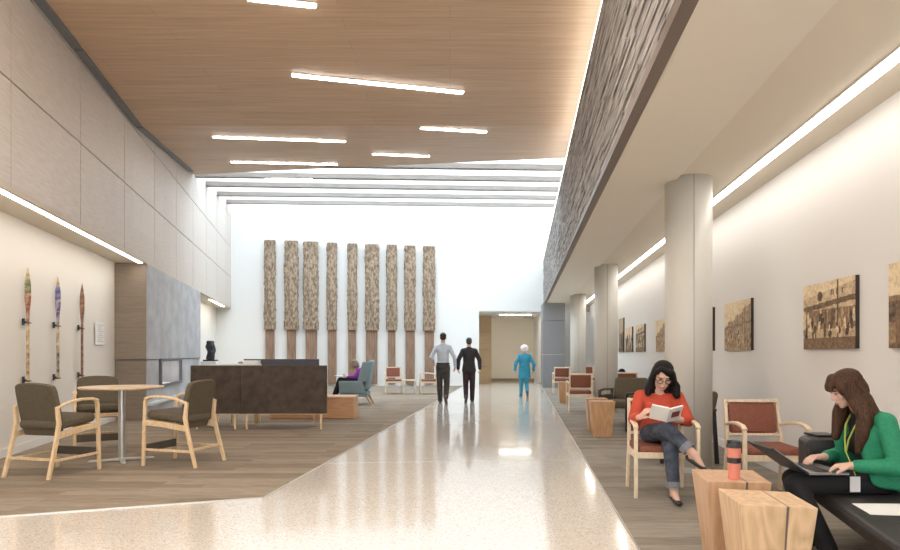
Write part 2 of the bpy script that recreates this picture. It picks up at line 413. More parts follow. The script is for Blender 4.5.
# skylight beams
BEAMM = pbr('beam_wood', (.27, .235, .205), .55, .12, 3, (.4, 6, 6))
beams = [((-3.1, 17.0), (5.2, 17.7)), ((-7.05, 18.65), (5.2, 19.7)), ((-7.45, 20.5), (5.2, 21.9)), ((-7.85, 22.85), (5.2, 24.1)), ((-8.3, 25.2), (5.2, 26.6))]
for a, b in beams:
    o = MB()
    hw = .17
    o.prism([(a[0], a[1]-hw), (b[0], b[1]-hw), (b[0], b[1]+hw), (a[0], a[1]+hw)], lambda x, y: zc(x, y), lambda x, y: zc(x, y)+.13)
    struct(o.build('beam', BEAMM))
struct(MB().prism([(-9.6, 15.2), (6, 15.2), (6, 28.2), (-9.6, 28.2)], lambda x, y: zc(x, y)+.75, lambda x, y: zc(x, y)+.77).build('window_1', SKY_GLASS))
slab_R('wall_right_upper', 3.0, 3.2, YN, 27.6, 3.34, 8.2, WHITEW)
struct(MB().prism([(-8.6, 15.0), (5.6, 14.9), (5.6, 15.05), (-8.6, 15.15)], lambda x, y: zc(x, y)+.16, lambda x, y: zc(x, y)+.8).build('wall_skylight_edge', WHITEW))
# columns
def column(D, Y):
    x = R(D, Y); r = .252; n = 48
    m = MB(); prof = [(r, 0), (r, 3.30)]
    m.lathe(prof, (x, Y, 0), n)
    o = m.build('column', COLM); 
    for f in o.data.polygons: f.use_smooth = len(f.vertices) == 4
    struct(o)
    for a in (-96, 20, 150):                       # vertical sheet joints
        t = math.radians(a); px, py = x+math.cos(t)*(r+.0005), Y+math.sin(t)*(r+.0005)
        MBo = MB().box((px, py, 1.65), (.004, .007, 3.28), t).build('column_joint', pbr('joint_grey', (.30, .27, .23), .6), None)
        MBo.parent = o
    b = MB().lathe([(r+.006, .006), (r+.006, .06), (r, .061)], (x, Y, 0), n).build('column_base', STEEL, None); b.parent = o
for Y in (7.6, 15.0, 22.4): column(1.865, Y)
# grey cladding pier at the far end of the soffit
gp = MB()
for za, zb in ((.006, 1.25), (1.262, 2.53), (2.542, 3.2)):
    gp.prism([(3.50, 25.6), (4.33, 25.6), (4.46, 27.2), (3.63, 27.2)], za, zb)
struct(gp.build('wall_grey_pier', GREYP))
# ------------------------------------------------------------------ fireplace block
fp = empty('fireplace', (L(3.3, 13.24), 13.24, 0), AL, 'grey stone fireplace block with wood clad side and a small glazed firebox', 'fireplace')
# local: +Y runs along the left wall away from the camera, -X goes into the wall
ln = 6.25
MB().box((-.31, .02, (1.185+3.05)/2), (.58, .04, 3.05-1.185)).build('side_panel', FPWOOD, fp)
MB().box((-.295, .035, .585), (.53, .04, 1.15)).build('side_panel', FPWOOD, fp)
st = MB()
st.box((-.30, ln/2, (1.185+3.05)/2), (.60, ln-.08, 3.05-1.185))
ya, yb, za, zb = 1.15, 3.35, .62, 1.16
st.box((-.30, (.06+ya)/2, .585), (.56, ya-.06, 1.16)).box((-.30, (yb+ln-.05)/2, .585), (.56, ln-.05-yb, 1.16))
st.box((-.30, (ya+yb)/2, za/2), (.56, yb-ya, za))
MB().box((-.29, ln/2, 1.1785), (.565, ln-.09, .022)).build('joint_light_stop', REVEAL, fp)  # dark strip added inside the joint to keep firebox light from leaking
st.build('stone_body', STONE, fp)
MB().box((-.27, ln/2-.3, .30), (.70, ln-.7, .05)).build('hearth_ledge', pbr('pale_stone', (.62, .62, .62), .5), fp)
fr = MB()
for c, d in (((.0, (ya+yb)/2, za), (.06, yb-ya, .06)), ((.0, (ya+yb)/2, zb), (.06, yb-ya, .06)), ((0, ya, (za+zb)/2), (.06, .07, zb-za+.06)), ((0, yb, (za+zb)/2), (.06, .07, zb-za+.06))):
    fr.box(c, d)
fr.build('firebox_frame', pbr('dark_steel', (.12, .12, .135), .4), fp)
MB().box((-.02, (ya+yb)/2, (za+zb)/2), (.008, yb-ya, zb-za)).build('glass', SKY_GLASS, fp)
MB().box((-.42, (ya+yb)/2, .89), (.02, 2.3, .60)).build('firebox_back', pbr('firebox_lining', (.8, .8, .8), .6), fp)
MB().box((-.33, (ya+yb)/2, za+.53), (.08, 1.7, .012)).build('added_firebox_fill', glow('firebox_fill_glow', (1, .97, .93), 6.0), fp)  # glowing strip added to brighten the firebox pane, not a known fitting
MB().hull([((-.12, 1.40, .70), (.03, .04, .04), None), ((-.12, 1.38, .85), (.006, .006, .03), None)]).build('flame', glow('flame', (1, .35, .06), 3.0), fp, smooth=True)
# ------------------------------------------------------------------ lights
def strip(name, a, b, w, label, group, mat=LAMP, t=.05, drop=.0):
    """linear fixture: housing + diffuser; a, b = ends on the ceiling surface"""
    a, b = V(a), V(b); mid = (a+b)/2; d = (b-a); ln_ = d.length; rz = math.atan2(d.y, d.x)
    e = empty(name, mid-V((0, 0, drop)), rz, label, 'light', group)
    sl = d.z/ln_
    def pt(x, y, z): return V((x, y, z+sl*x))
    for nm, ww, z0_, z1_, mt in (('housing', w+.03, -.012, -.001, TRIMW), ('diffuser', w, -.022, -.0125, mat)):
        m = MB(); q = ln_/2-(.0 if nm == 'housing' else .02)
        m.loft([[pt(-q, -ww/2, z0_), pt(-q, ww/2, z0_), pt(-q, ww/2, z1_), pt(-q, -ww/2, z1_)], [pt(q, -ww/2, z0_), pt(q, ww/2, z0_), pt(q, ww/2, z1_), pt(q, -ww/2, z1_)]])
        m.build(nm, mt, e)
    return e
def ceil_pt(px, py):
    t = (HY-py)/F
    Y = 4.15/t
    if Y > 12.4: Y = 2.786/(t-.11)
    return (X(px, Y), Y, zc(0, Y))
GL = 'linear lights in the wood ceiling'
for p, q, lab in (((246, -3), (317, 5), 'warm linear ceiling light cut by the top edge of the photo'),
                  ((291, 74), (464, 92), 'longest and nearest complete linear light in the wood ceiling'),
                  ((212, 136.5), (346, 141), 'thin linear ceiling light near the left wall panels, second row'),
                  ((420, 127.5), (487, 131.5), 'short linear ceiling light right of the others, toward the clad beam'),
                  ((372, 153.5), (430, 156), 'shortest linear ceiling light in the middle of the wood ceiling'),
                  ((230, 161.5), (338, 164), 'linear ceiling light closest to the skylight opening')):
    strip('linear_ceiling_light', ceil_pt(*p), ceil_pt(*q), .09 if p[1] < 100 else .06, lab, GL)
xa, xb = X(265, 18.75), X(313, 18.9)
strip('linear_ceiling_light', (xa, 18.8, zc(0, 18.8)-.012), (xb, 18.85, zc(0, 18.85)-.012), .07, 'small linear light fixed under the first full skylight beam', GL)
for i, (x, y) in enumerate(((-3.0, 5.2), (.4, 5.0), (-2.0, 2.2), (1.2, 1.2), (-3.0, -1.0), (.6, -2.5), (-1.5, -4.5))):
    strip('linear_ceiling_light', (x-1.35, y-.25, Z0), (x+1.35, y+.25, Z0), .14, 'added unseen linear light in the ceiling over the viewer', GL, LAMP_ADDED)  # out-of-view fixtures added overhead to brighten the near end of the room
strip('cove_light', (L(3.39, YN), YN, 3.06), (L(3.39, 13.1), 13.1, 3.06), .065, 'long warm cove light under the left panelled bulkhead above the paddles', 'bulkhead lights', LAMPC)
strip('cove_light', (L(3.45, 22.0), 22.0, 3.06), (L(3.45, 25.2), 25.2, 3.06), .08, 'short light under the far end of the left panelled bulkhead', 'bulkhead lights', LAMPC)
strip('soffit_light', (R(2.44, YN), YN, 3.24), (R(2.44, 27.2), 27.2, 3.24), .085, 'long continuous light line in the low ceiling over the right wall pictures', None, LAMPS)
strip('corridor_light', (2.13, 29.6, 3.0), (3.55, 29.6, 3.0), .25, 'wide ceiling light inside the doorway at the far end', None, LAMPB)
e = empty('cove_light', (0, 0, 0), 0, 'bright light line along the top edge of the stone clad beam', 'light')
MB().prism([(R(DB-.02, YN), YN), (R(DB+.07, YN), YN), (R(DB+.07, 27.3), 27.3), (R(DB-.02, 27.3), 27.3)], 5.10, 5.135).build('diffuser', LAMPE, e)
MB().prism([(R(DB-.02, YN), YN), (R(DB+.12, YN), YN), (R(DB+.12, 27.3), 27.3), (R(DB-.02, 27.3), 27.3)], 5.09, 5.098).build('housing', TRIMW, e)
# ------------------------------------------------------------------ carved posts on the far wall
posts = [(265,276,241,266,274.6),(285,298.6,241.5,287.4,296),(303.6,318.6,242.4,306,317),(327,337.2,243.5,328,336.5),(347.7,357.3,244.3,348.4,356.2),
         (365.3,379,245,366,377.3),(386.4,397,245.5,388,395.4),(404.3,415.4,246.4,405.5,414.6),(422.8,434.9,247,424.7,433.7)]
plab = ['leftmost carved wooden post on the far white wall', 'second carved post from the left on the far wall', 'widest carved post, third from the left on the far wall',
        'narrow carved post, fourth from the left on the far wall', 'carved post fifth in the row, above the woman in purple', 'broad carved post behind the blue grey wing chair',
        'carved post above the far russet armchair', 'carved post above the small side table', 'rightmost carved post, beside the man in the pale blue shirt']
for i, (a, b, yt, c, d) in enumerate(posts):
    xm = X((a+b)/2, 26.95); Y = YW(xm)-.02; sx = Y/F
    w = (b-a)*sx; w2 = (d-c)*sx; zt_ = Z(yt, Y); zb_ = Z(329.6+i*.15, Y)
    xm = X((a+b)/2, Y); x2 = X((c+d)/2, Y)
    e = empty('carved_post', (xm, Y, 0), .0997, plab[i], 'carved post', 'carved wooden posts on the far wall')
    m = MB(); n, k = 22, 90; rings = []
    for j in range(k+1):
        zz = zb_+(zt_-zb_)*j/k; ring = []
        for q in range(n):
            t = 2*math.pi*q/n; ct, stt = math.cos(t), math.sin(t)
            px = w/2*math.copysign(abs(ct)**.6, ct); py = .13*math.copysign(abs(stt)**.6, stt)
            p = V((px*3.2, py*3.2+i*7, zz*2.6))
            dsp = .045*noise.noise(p*3.0)+.03*noise.noise(p*8.0)+.015*math.sin(zz*3+i)
            f_ = 1+dsp/.2*.55 if 0 < j < k else .96
            ring.append((px*f_, -.13+py*f_-.0, zz))
        rings.append(ring)
    m.loft(rings); m.build('carved_section', BARK, e, smooth=False)
    MB().box((x2-xm, -.07, (zb_+.10)/2), (w2, .12, zb_-.10)).build('plank', BOARD, e, bevel=.008)
# ------------------------------------------------------------------ paddles on the left wall
def paddle(px, lab, cols, seed):
    Y = 3.88*F/(316.5-px); x = L(3.83, Y)
    e = empty('paddle', (x, Y, 0), AL, lab, 'paddle', 'decorated paddles on the left wall')
    z0_, z1_ = .92, 2.44
    prof = [(.0, .022), (.03, .020), (.55, .019), (.88, .020), (.96, .024), (1.04, .036), (1.14, .042), (1.30, .040), (1.42, .023), (1.52, .004)]
    mats = [pbr('paddle_'+c[0], c[1], .45, .35, 22, bump=.0, col2=c[2]) for c in cols]
    # loft in short runs so that each painted band is a part
    def at(h):
        for (a, wa), (b, wb) in zip(prof, prof[1:]):
            if a <= h <= b: return wa+(wb-wa)*(h-a)/(b-a)
        return .004
    cuts = [(0, .10, 1, 'grip'), (.10, .44, 2, 'painted_shaft'), (.44, .80, 1, 'shaft'), (.80, 1.18, 3, 'lower_blade'), (1.18, 1.38, 0, 'upper_blade'), (1.38, 1.52, 1, 'blade_tip')]
    for a, b, mi, nm in cuts:
        rings = []
        for j in range(9):
            h = a+(b-a)*j/8; w = at(h)
            th = .019 if h < .95 else .019-.011*min(1, (h-.95)/.3)
            if h > 1.5: th = .004
            rings.append([(.70*th*math.cos(2*math.pi*q/12)+.714*w*math.sin(2*math.pi*q/12), -.714*th*math.cos(2*math.pi*q/12)+.70*w*math.sin(2*math.pi*q/12), z0_+h) for q in range(12)])
        o = MB().loft(rings).build(nm, mats[mi], e, smooth=True)
    for h in (.03, .80):
        w = MB(); w.box((-.03, 0, z0_+h), (.06, .02, .02)).box((.0, 0, z0_+h-.014), (.055, .09, .014)).box((-.052, 0, z0_+h), (.016, .05, .09))
        w.build('bracket', BLACKM, e)
TAN = ('tan', (.62, .44, .24), (.74, .56, .33))
paddle(24, 'paddle nearest the viewer, green and red painted blade, on wall brackets', [('green', (.10, .16, .07), (.45, .38, .2)), TAN, ('chevron', (.30, .19, .09), (.62, .44, .24)), ('red', (.33, .07, .05), (.5, .32, .2))], 1)
paddle(54.5, 'middle paddle with blue violet painted blade and dark patterned shaft', [('blue', (.06, .06, .22), (.35, .33, .5)), TAN, ('darkband', (.03, .03, .06), (.45, .36, .25)), ('violet', (.09, .06, .25), (.5, .42, .45))], 2)
paddle(79, 'plain brown carved paddle, farthest of the three on the wall', [('brown', (.24, .12, .07), (.36, .2, .12)), ('brown2', (.26, .14, .08), (.36, .2, .12)), ('umber', (.20, .10, .06), (.32, .18, .1)), ('sienna', (.22, .11, .06), (.38, .22, .14))], 3)
Yp = 3.88*F/(316.5-99.5)
e = empty('wall_notice', (L(3.88, Yp), Yp, 0), AL, 'white paper notice on the cream wall right of the paddles', 'notice')
MB().box((.004, 0, Z(333.5, Yp)), (.008, .50, .40)).build('sheet', PAPER, e)
nm_ = MB()
for k in range(9): nm_.box((.0085, rnd.uniform(-.03, .03), Z(333.5, Yp)+.15-k*.036), (.001, rnd.uniform(.16, .34), .010))
nm_.build('lettering', pbr('faint_ink', (.45, .45, .5), .7), e)
# ------------------------------------------------------------------ pictures on the right wall
def sepia(kind, seed, nx=120, nz=76):
    g_ = np.random.default_rng(seed); u, v = np.meshgrid(np.linspace(0, 1, nx), np.linspace(0, 1, nz))
    def cloud(a, b):
        q = g_.random((b+2, a+2)); xi = u*a; zi = v*b; x0_ = xi.astype(int); z0_ = zi.astype(int); fx = xi-x0_; fz = zi-z0_
        return (q[z0_, x0_]*(1-fx)+q[z0_, x0_+1]*fx)*(1-fz)+(q[z0_+1, x0_]*(1-fx)+q[z0_+1, x0_+1]*fx)*fz
    T = np.full((nz, nx), .80)+.10*(cloud(5, 4)-.5)
    if kind == 'shop':                     # shop front, awning, a crowd with horses
        T[(v < .80)] = .62
        T[(v > .64-.18*u+.10) & (v < .94-.14*(1-u))] = .66
        T[(v < .66+.10*u) & (v > .58+.10*u)] = .28
        T[(v < .60) & (v > .30)] = .40
        T[((u-.35)/.055)**2+((v-.80)/.075)**2 < 1] = .25
        for _ in range(5):
            x = g_.uniform(.5, .85); T[(abs(u-x) < .012) & (abs(v-.84) < .04)] = .3
        T[(abs(u-.70) < .014) & (v > .15)] = .25
        for _ in range(60):
            x, z = g_.uniform(0, 1), g_.uniform(.18, .52); a = g_.uniform(.012, .04); b = g_.uniform(.03, .12)
            T[((u-x)/a)**2+((v-z)/b)**2 < 1] = g_.choice([.12, .2, .55, .75])
        T[(v < .17)] = .34
        T += .22*(cloud(44, 30)-.5)
    elif kind == 'street':                 # receding row of houses
        roof = .50+.42*u**1.3+.05*(np.floor(u*7) % 2); base = .42-.22*u
        m = (v < roof) & (v > base); T[m] = .58
        for k in range(16):
            x = k/16; w = m & (abs(u-x-.03) < .012); T[w] = .3
        T[m & (abs(v-(base+(roof-base)*.5)) < .02)] = .35
        T[(v < base)] = .52
        for _ in range(50):
            x, z = g_.uniform(0, 1), g_.uniform(.05, .4); T[((u-x)/.02)**2+((v-z)/.05)**2 < 1] = g_.choice([.3, .45, .65])
        T += .22*(cloud(40, 30)-.5)
    elif kind == 'road':                   # road between sheds
        T[v < .62] = .45; T[(v < .55) & (v > .3) & (u < .5)] = .25
        T[(v < .40-.3*(u-.3)) & (u > .1)] = .30; T[(v < .5*u+.02)] = .24
        T += .25*(cloud(36, 26)-.5)
    else:                                  # standing group
        T[v < .55] = .42
        for _ in range(26):
            x, z = g_.uniform(0, 1), g_.uniform(.15, .55); T[((u-x)/.05)**2+((v-z)/.2)**2 < 1] = g_.choice([.1, .18, .3, .6, .75])
        T[v < .12] = .3
        T += .2*(cloud(30, 24)-.5)
    T = np.clip(.53+(T-.5)*1.35+.16*(g_.random(T.shape)-.5), 0, 1)[..., None]
    lo, mid, hi = np.array([.03, .014, .008]), np.array([.33, .20, .10]), np.array([.86, .70, .46])
    return np.where(T < .5, lo+(mid-lo)*T*2, mid+(hi-mid)*(T*2-1))
def picture(y0, y1, z0_, z1_, kind, seed, lab, dark=1.0):
    ym = (y0+y1)/2; e = empty('picture', (R(2.79, ym), ym, 0), AR, lab, 'picture', 'sepia prints along the right wall')
    k = 1/math.cos(AR); a, b = (y0-ym)*k, (y1-ym)*k
    MB().box((-.0165, (a+b)/2, (z0_+z1_)/2), (.032, b-a, z1_-z0_)).build('backing_board', DKSIDE, e)
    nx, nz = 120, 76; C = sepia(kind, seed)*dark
    vs, fs = [], []
    for j in range(nz+1):
        for i in range(nx+1): vs.append((-.034, b+(a-b)*i/nx, z0_+(z1_-z0_)*j/nz))
    for j in range(nz):
        for i in range(nx): q = j*(nx+1)+i; fs.append((q, q+1, q+nx+2, q+nx+1))
    me = bpy.data.meshes.new('print'); me.from_pydata(vs, [], fs); me.update()
    at_ = me.color_attributes.new('Col', 'FLOAT_COLOR', 'CORNER')
    cc = np.ones((nz*nx, 4, 4), np.float32); cc[:, :, :3] = C.reshape(-1, 1, 3); at_.data.foreach_set('color', cc.ravel())
    me.materials.append(PIC); o = bpy.data.objects.new('print', me); COL.objects.link(o); o.parent = e
picture(4.15, 5.10, 1.34, 1.97, 'road', 3, 'sepia street print cut off by the edge of the photo, nearest on the right wall')
picture(5.61, 6.64, 1.34, 1.95, 'shop', 5, 'large sepia print of a crowd at a shop front, above the empty russet armchair')
picture(8.17, 9.23, 1.34, 1.97, 'street', 8, 'pale sepia print of a row of houses, right of the nearest column')
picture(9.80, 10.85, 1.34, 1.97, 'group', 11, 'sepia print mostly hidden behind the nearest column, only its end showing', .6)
picture(13.0, 13.95, 1.34, 1.97, 'street', 14, 'sepia print just left of the nearest column')
picture(15.26, 16.4, 1.34, 1.97, 'shop', 17, 'third from last sepia print, right one of the two above the brown lounge chair')
picture(16.95, 18.05, 1.34, 1.97, 'group', 21, 'second farthest sepia print, between two others left of the near column')
picture(18.4, 19.3, 1.34, 2.27, 'group', 25, 'tall dark sepia print farthest along the right wall beside the second column', .6)
# ------------------------------------------------------------------ furniture (local +Y = front)
def guest_chair(loc, rz, lab, group, seatm=REDF, wm_=BEECH):
    e = empty('armchair', loc, rz, lab, 'armchair', group)
    w, hz = .27, .44
    for s in (1, -1):
        x = s*w
        MB().sweep([(x, .25, 0), (x, .255, .35), (x, .25, .60), (x, .235, .648)], .032, [.034, .038, .036, .03]).build('leg', wm_, e, bevel=.005)
        MB().sweep([(x*.96, -.31, 0), (x*.93, -.25, .42), (x*.90, -.30, .64), (x*.88, -.345, .86)], .030, [.034, .042, .036, .03]).build('leg', wm_, e, bevel=.005)
        MB().sweep([(x, .262, .630), (x, .20, .658), (x, .06, .672), (x*.97, -.10, .66), (x*.92, -.285, .628)], [.045, .045, .042, .036, .03], .026).build('armrest', wm_, e, bevel=.007)
        MB().sweep([(x, .25, .385), (x*.95, -.26, .375)], .024, .055).build('side_rail', wm_, e, bevel=.004)
    MB().box((0, .25, .385), (2*w-.03, .024, .055)).build('front_rail', wm_, e, bevel=.004)
    MB().sweep([(-.24, -.26, .375), (.24, -.26, .375)], .024, .05, (0, 1, 0)).build('rear_rail', wm_, e, bevel=.004)
    cushion('seat', seatm, (0, .0, .435), (2*w-.04, .52, .07), e, .03)
    a = math.atan2(.085, .30)
    MB().sweep([(-.235, -.338, .84), (.235, -.338, .84)], .028, .05, (0, -.27, .96)).build('top_rail', wm_, e, bevel=.005)
    MB().sweep([(-.238, -.272, .53), (.238, -.272, .53)], .026, .036, (0, -.27, .96)).build('lower_rail', wm_, e, bevel=.004)
    cushion('backrest', seatm, (0, -.305, .685), (.435, .285, .045), e, .02, math.pi/2+a*.8)
    return e
def hip_chair(loc, rz, lab, group):
    e = empty('hip_chair', loc, rz, lab, 'chair', group)
    w = .285
    for s in (1, -1):
        x = s*w
        MB().sweep([(x, .30, 0), (x, .285, .40), (x, .27, .74), (x, .245, .792)], .034, [.036, .042, .040, .034]).build('leg', MAPLE, e, bevel=.006)
        MB().sweep([(x*1.0, -.39, 0), (x*.98, -.29, .36), (x*.96, -.245, .56), (x*.95, -.265, .74)], .034, [.036, .044, .044, .036]).build('leg', MAPLE, e, bevel=.006)
        MB().sweep([(x, .275, .770), (x, .20, .797), (x, .04, .80), (x*.98, -.13, .775), (x*.955, -.272, .725)], [.052, .052, .046, .038, .034], .028).build('armrest', MAPLE, e, bevel=.008)
        MB().sweep([(x, .285, .50), (x, .05, .485), (x*.97, -.262, .44)], .026, .062).build('side_rail', MAPLE, e, bevel=.004)
        MB().sweep([(x, .293, .19), (x*.99, -.335, .185)], .022, .028).build('stretcher', MAPLE, e, bevel=.004)
    MB().sweep([(-w, -.335, .20), (w, -.335, .20)], .022, .028, (0, 1, 0)).build('stretcher', MAPLE, e, bevel=.004)
    MB().box((0, .272, .495), (2*w-.03, .024, .05)).build('front_rail', MAPLE, e, bevel=.004)
    MB().box((0, .285, .205), (2*w-.03, .035, .09)).build('footrest', pbr('footrest_taupe', (.10, .08, .06), .6), e, bevel=.004)
    cushion('seat', TAUPE, (0, .02, .565), (2*w-.045, .54, .10), e, .04, .10)
    # broad shield-shaped back, slightly wider at the top and crowned
    rings = []
    for th, ins in ((-.032, .012), (-.02, 0), (.02, 0), (.032, .012)):
        ring = []
        outline = [(-.225, .425), (.225, .425), (.250, .52), (.257, .75), (.252, .90)]
        outline += [(.238, .955), (.19, .974), (.10, .986), (0, .990), (-.10, .986), (-.19, .974), (-.238, .955), (-.252, .90), (-.257, .75), (-.250, .52)]
        cx_, cz_ = 0, .74
        for (ox, oz) in outline:
            kx = ox*(1-ins/.27); kz = cz_+(oz-cz_)*(1-ins/.29)
            yy = -.205-(kz-.45)*.22+.10*(kx/.27)**2*.5
            ring.append((kx, yy-th, kz))
        rings.append(ring)
    MB().loft(rings).build('backrest', TAUPE, e, bevel=.008, seg=3)
    return e
tx, ty = FL(122, 461)
HG = 'tall hip chairs round the bistro table'
def face(dx, dy): return math.atan2(-dx, dy)
c1 = hip_chair((-4.27, 7.38, .006), face(.19, .72), 'taupe hip chair left of the round table with its back to the viewer', HG)
dup(c1, (-3.17, 8.03, .006), face(-.66, .17), 'taupe hip chair right of the round table, turned in profile', HG)
dup(c1, (-4.68, 9.06, .006), face(.5, -.87), 'taupe hip chair behind the round table facing the viewer', HG)
t = empty('round_table', (tx, ty, .006), 0, 'tall round bistro table with pale wood top on a steel post', 'table')
MB().lathe([(.0, .868), (.455, .868), (.475, .882), (.475, .894), (.465, .897), (.0, .897)], n=64).build('table_top', wood('table_top_wood', (.62, .45, .29), (.72, .56, .39), 2.0, (.3, 1, 1), .35), t)
MB().lathe([(.042, .02), (.042, .868)], n=24).build('post', STEEL, t, smooth=False)
bs = MB()
for k in range(4):
    a = math.pi/4*2*k+.5
    bs.sweep([(0, 0, .022), (math.cos(a)*.36, math.sin(a)*.36, .012)], [.07, .045], [.03, .018], (-math.sin(a), math.cos(a), 0))
bs.build('base', STEEL, t, bevel=.004)
# lounge chairs, brown
def lounge_chair(loc, rz, lab, group):
    e = empty('lounge_chair', loc, rz, lab, 'armchair', group)
    w = .37
    cushion('seat', TAUPE, (0, .02, .39), (.60, .58, .14), e, .04)
    cushion('backrest', TAUPE, (0, -.29, .63), (.62, .44, .12), e, .04, math.pi/2+.2)
    for s in (1, -1):
        x = s*w
        MB().sweep([(x, .30, 0), (x, .30, .60), (x, .28, .625)], .04, .045).build('leg', BLACKM, e, bevel=.004)
        MB().sweep([(x, -.34, 0), (x, -.30, .62)], .04, .045).build('leg', BLACKM, e, bevel=.004)
        MB().sweep([(x, .32, .625), (x, .1, .645), (x, -.33, .63)], .055, .03).build('armrest', pbr('dark_arm', (.05, .038, .03), .5), e, bevel=.006)
        MB().box((x*.94, 0, .44), (.03, .56, .22)).build('side_panel', TAUPE, e, bevel=.006)
    return e
# settees: tall dark backs towards the viewer
def settee(loc, rz, w, lab, m_, group, zt_=1.09, zb_=.27, seat=True):
    e = empty('high_back_settee', loc, rz, lab, 'settee', group)
    cushion('backrest', m_, (0, 0, (zt_+zb_)/2), (w, .07, zt_-zb_), e, .008)
    MB().box((0, .02, zb_-.007), (w-.02, .09, .012)).build('base_frame', MAPLE, e, bevel=.003)
    if seat: cushion('seat', m_, (-.12, .36, zb_+.10), (w-.30, .62, .17), e, .04)
    for s in (1, -1):
        for y in (0, .60): MB().sweep([(s*(w/2-.10)-y*(s+1)*.2, y, 0), (s*(w/2-.10)-y*(s+1)*.2, y, zb_-(.012 if not y else -.02))], [.028, .036], [.028, .036]).build('leg', MAPLE, e, bevel=.003)
    return e
YS = 11.6
xa, xb, xm = X(191, YS), X(327, YS), X(241, YS)
settee(((xa+xm)/2, YS, .006), 0.0, xm-xa-.003, 'left half of the dark brown high backed settee, behind the hip chair', DKBROWN, 'dark brown settee units')
settee(((xb+xm)/2, YS, .006), 0.0, xb-xm-.003, 'right half of the dark brown high backed settee, near the orange low table', DKBROWN, 'dark brown settee units')
YS2 = 14.9
settee((X(288, YS2+.5), YS2+.5, .006), math.pi, X(320, YS2+.5)-X(258, YS2+.5), 'slate grey settee whose back top shows behind the dark brown settee', NAVYG, None, Z(359.3, YS2+.5), .30)
# white console with tray items behind the settee
YC = 12.72
ec = empty('console_table', (X(236, YC), YC, .006), 0, 'low white topped console just behind the dark settee', 'table')
zt0 = Z(364.2, YC)
MB().box((0, 0, zt0-.02), (.86, .36, .04)).build('table_top', TRIMW, ec, bevel=.004)
for s in (1, -1):
    for y in (.14, -.14): MB().box((s*.40, y, zt0/2-.02), (.04, .04, zt0-.04)).build('leg', MAPLE, ec)
tp = empty('magazine_stack', (X(252, YC), YC, zt0+.0065), .05, 'white magazines stacked at the right end of the console', 'magazines')
for k in range(3): MB().box((0.0+.01*k, .0, .012+.022*k), (.26-.02*k, .22, .02)).build('magazine', PAPER, tp)
o = MB().box((X(254, YC), YC-.02, zt0+.085), (.34, .10, .022)).build('black_folder', BLACKM); tag(o, 'thin black folder lying across the white magazines', 'folder')
o = MB().hull([((X(240.5, YC), YC, zt0+.03), (.05, .05, .022), None)]).build('paper_bowl', pbr('grey_bowl', (.3, .3, .31), .5), smooth=True); tag(o, 'small grey bowl on the console beside the magazines', 'bowl')
# sculpture on plinth
YP = 19.0
pb = empty('plinth', (X(210.5, YP), YP, .006), 0, 'white plinth carrying the black sculpture beside the fireplace', 'plinth')
zp = Z(361.5, YP)
MB().box((0, 0, zp/2), (.42, .4, zp-.01)).build('plinth_body', TRIMW, pb, bevel=.004)
sc = empty('sculpture', (X(210.5, YP), YP, zp), 0, 'black carved stone sculpture on a thin dark base', 'sculpture')
MB().box((0, 0, .03), (.34, .24, .045)).build('base', BLACKM, sc)
rings = []
for j in range(25):
    h = .05+.53*j/24; ring = []
    for q in range(18):
        a = 2*math.pi*q/18; r = .105+.05*noise.noise(V((math.cos(a)*1.5, math.sin(a)*1.5, h*6)))
        if j in (0, 24): r *= .8
        ring.append((r*1.05*math.cos(a)+.015*math.sin(h*8), r*.8*math.sin(a), h))
    rings.append(ring)
MB().loft(rings).build('carving', SCULPT, sc, smooth=True)
# low orange table
YT = 13.5
lt = empty('low_table', (X(312, YT), YT+.3, .006), 0, 'long low orange brown wooden coffee table at the end of the dark settee', 'table')
wt = X(356.5, YT)-X(272, YT)
MB().box((0, 0, .425), (wt, .6, .03)).build('table_top', wood('amber_edge', (.62, .36, .20), (.70, .44, .26), 2, (.3, 1, 1), .35), lt, bevel=.003)
MB().box((0, 0, .205), (wt-.06, .56, .40)).build('body', wood('amber_veneer', (.50, .28, .14), (.58, .34, .18), 1.2, (.25, 1, 1), .3), lt, bevel=.002)
for s in (1, -1): MB().box((s*(wt/2-.015), 0, .205), (.03, .6, .408)).build('end_panel', wood('amber_end', (.52, .28, .14), (.6, .35, .19), 2, (1, 1, .3), .35), lt)
# tapered blocks
def block(corners, h, k, mat, lab, group, crack=False):
    cx_ = sum(p[0] for p in corners)/4; cy_ = sum(p[1] for p in corners)/4
    e = empty('block_table', (cx_, cy_, .006), 0, lab, 'side table', group)
    top = [(p[0]-cx_, p[1]-cy_, h) for p in corners]; bot = [(p[0]*k[0]+k[1], p[1]*k[0]+k[2], 0) for p in top]
    MB().loft([bot, top]).build('body', mat, e, bevel=.004)
    if crack:
        a, b = V(top[0]), V(top[1]); c, d = V(top[3]), V(top[2]); f_ = .62
        p0, p1 = a.lerp(b, f_), c.lerp(d, f_); q0 = V(bot[0]).lerp(V(bot[1]), f_)
        nrm = (V(bot[0])-a).cross(b-a).normalized()
        if nrm.y > 0: nrm = -nrm
        MB().sweep([p0+V((0, 0, .0008)), p1+V((0, 0, .0008))], .006, .001, (1, 0, 0)).sweep([p0+nrm*.001, p0.lerp(q0, .5)+nrm*.001, p0.lerp(q0, .97)+nrm*.001], [.012, .008, .003], .002, (1, 0, 0)).build('crack', BRONZE, e)
    return e
BG = 'tapered wooden block tables'
block([(1.43, 3.353), (1.77, 3.267), (1.823, 3.656), (1.479, 3.753)], .55, (.70, 0, 0), OAK, 'nearest pale oak block table with a dark crack', BG, True)
block([(1.495, 3.955), (1.85, 3.908), (1.934, 4.34), (1.555, 4.378)], .55, (.68, .0, 0), wood('oak_block_red', (.52, .31, .18), (.63, .405, .245), 1.9, (1, 1, .22), .42, 3.0), 'wooden block table carrying the coral travel cup', BG, True)
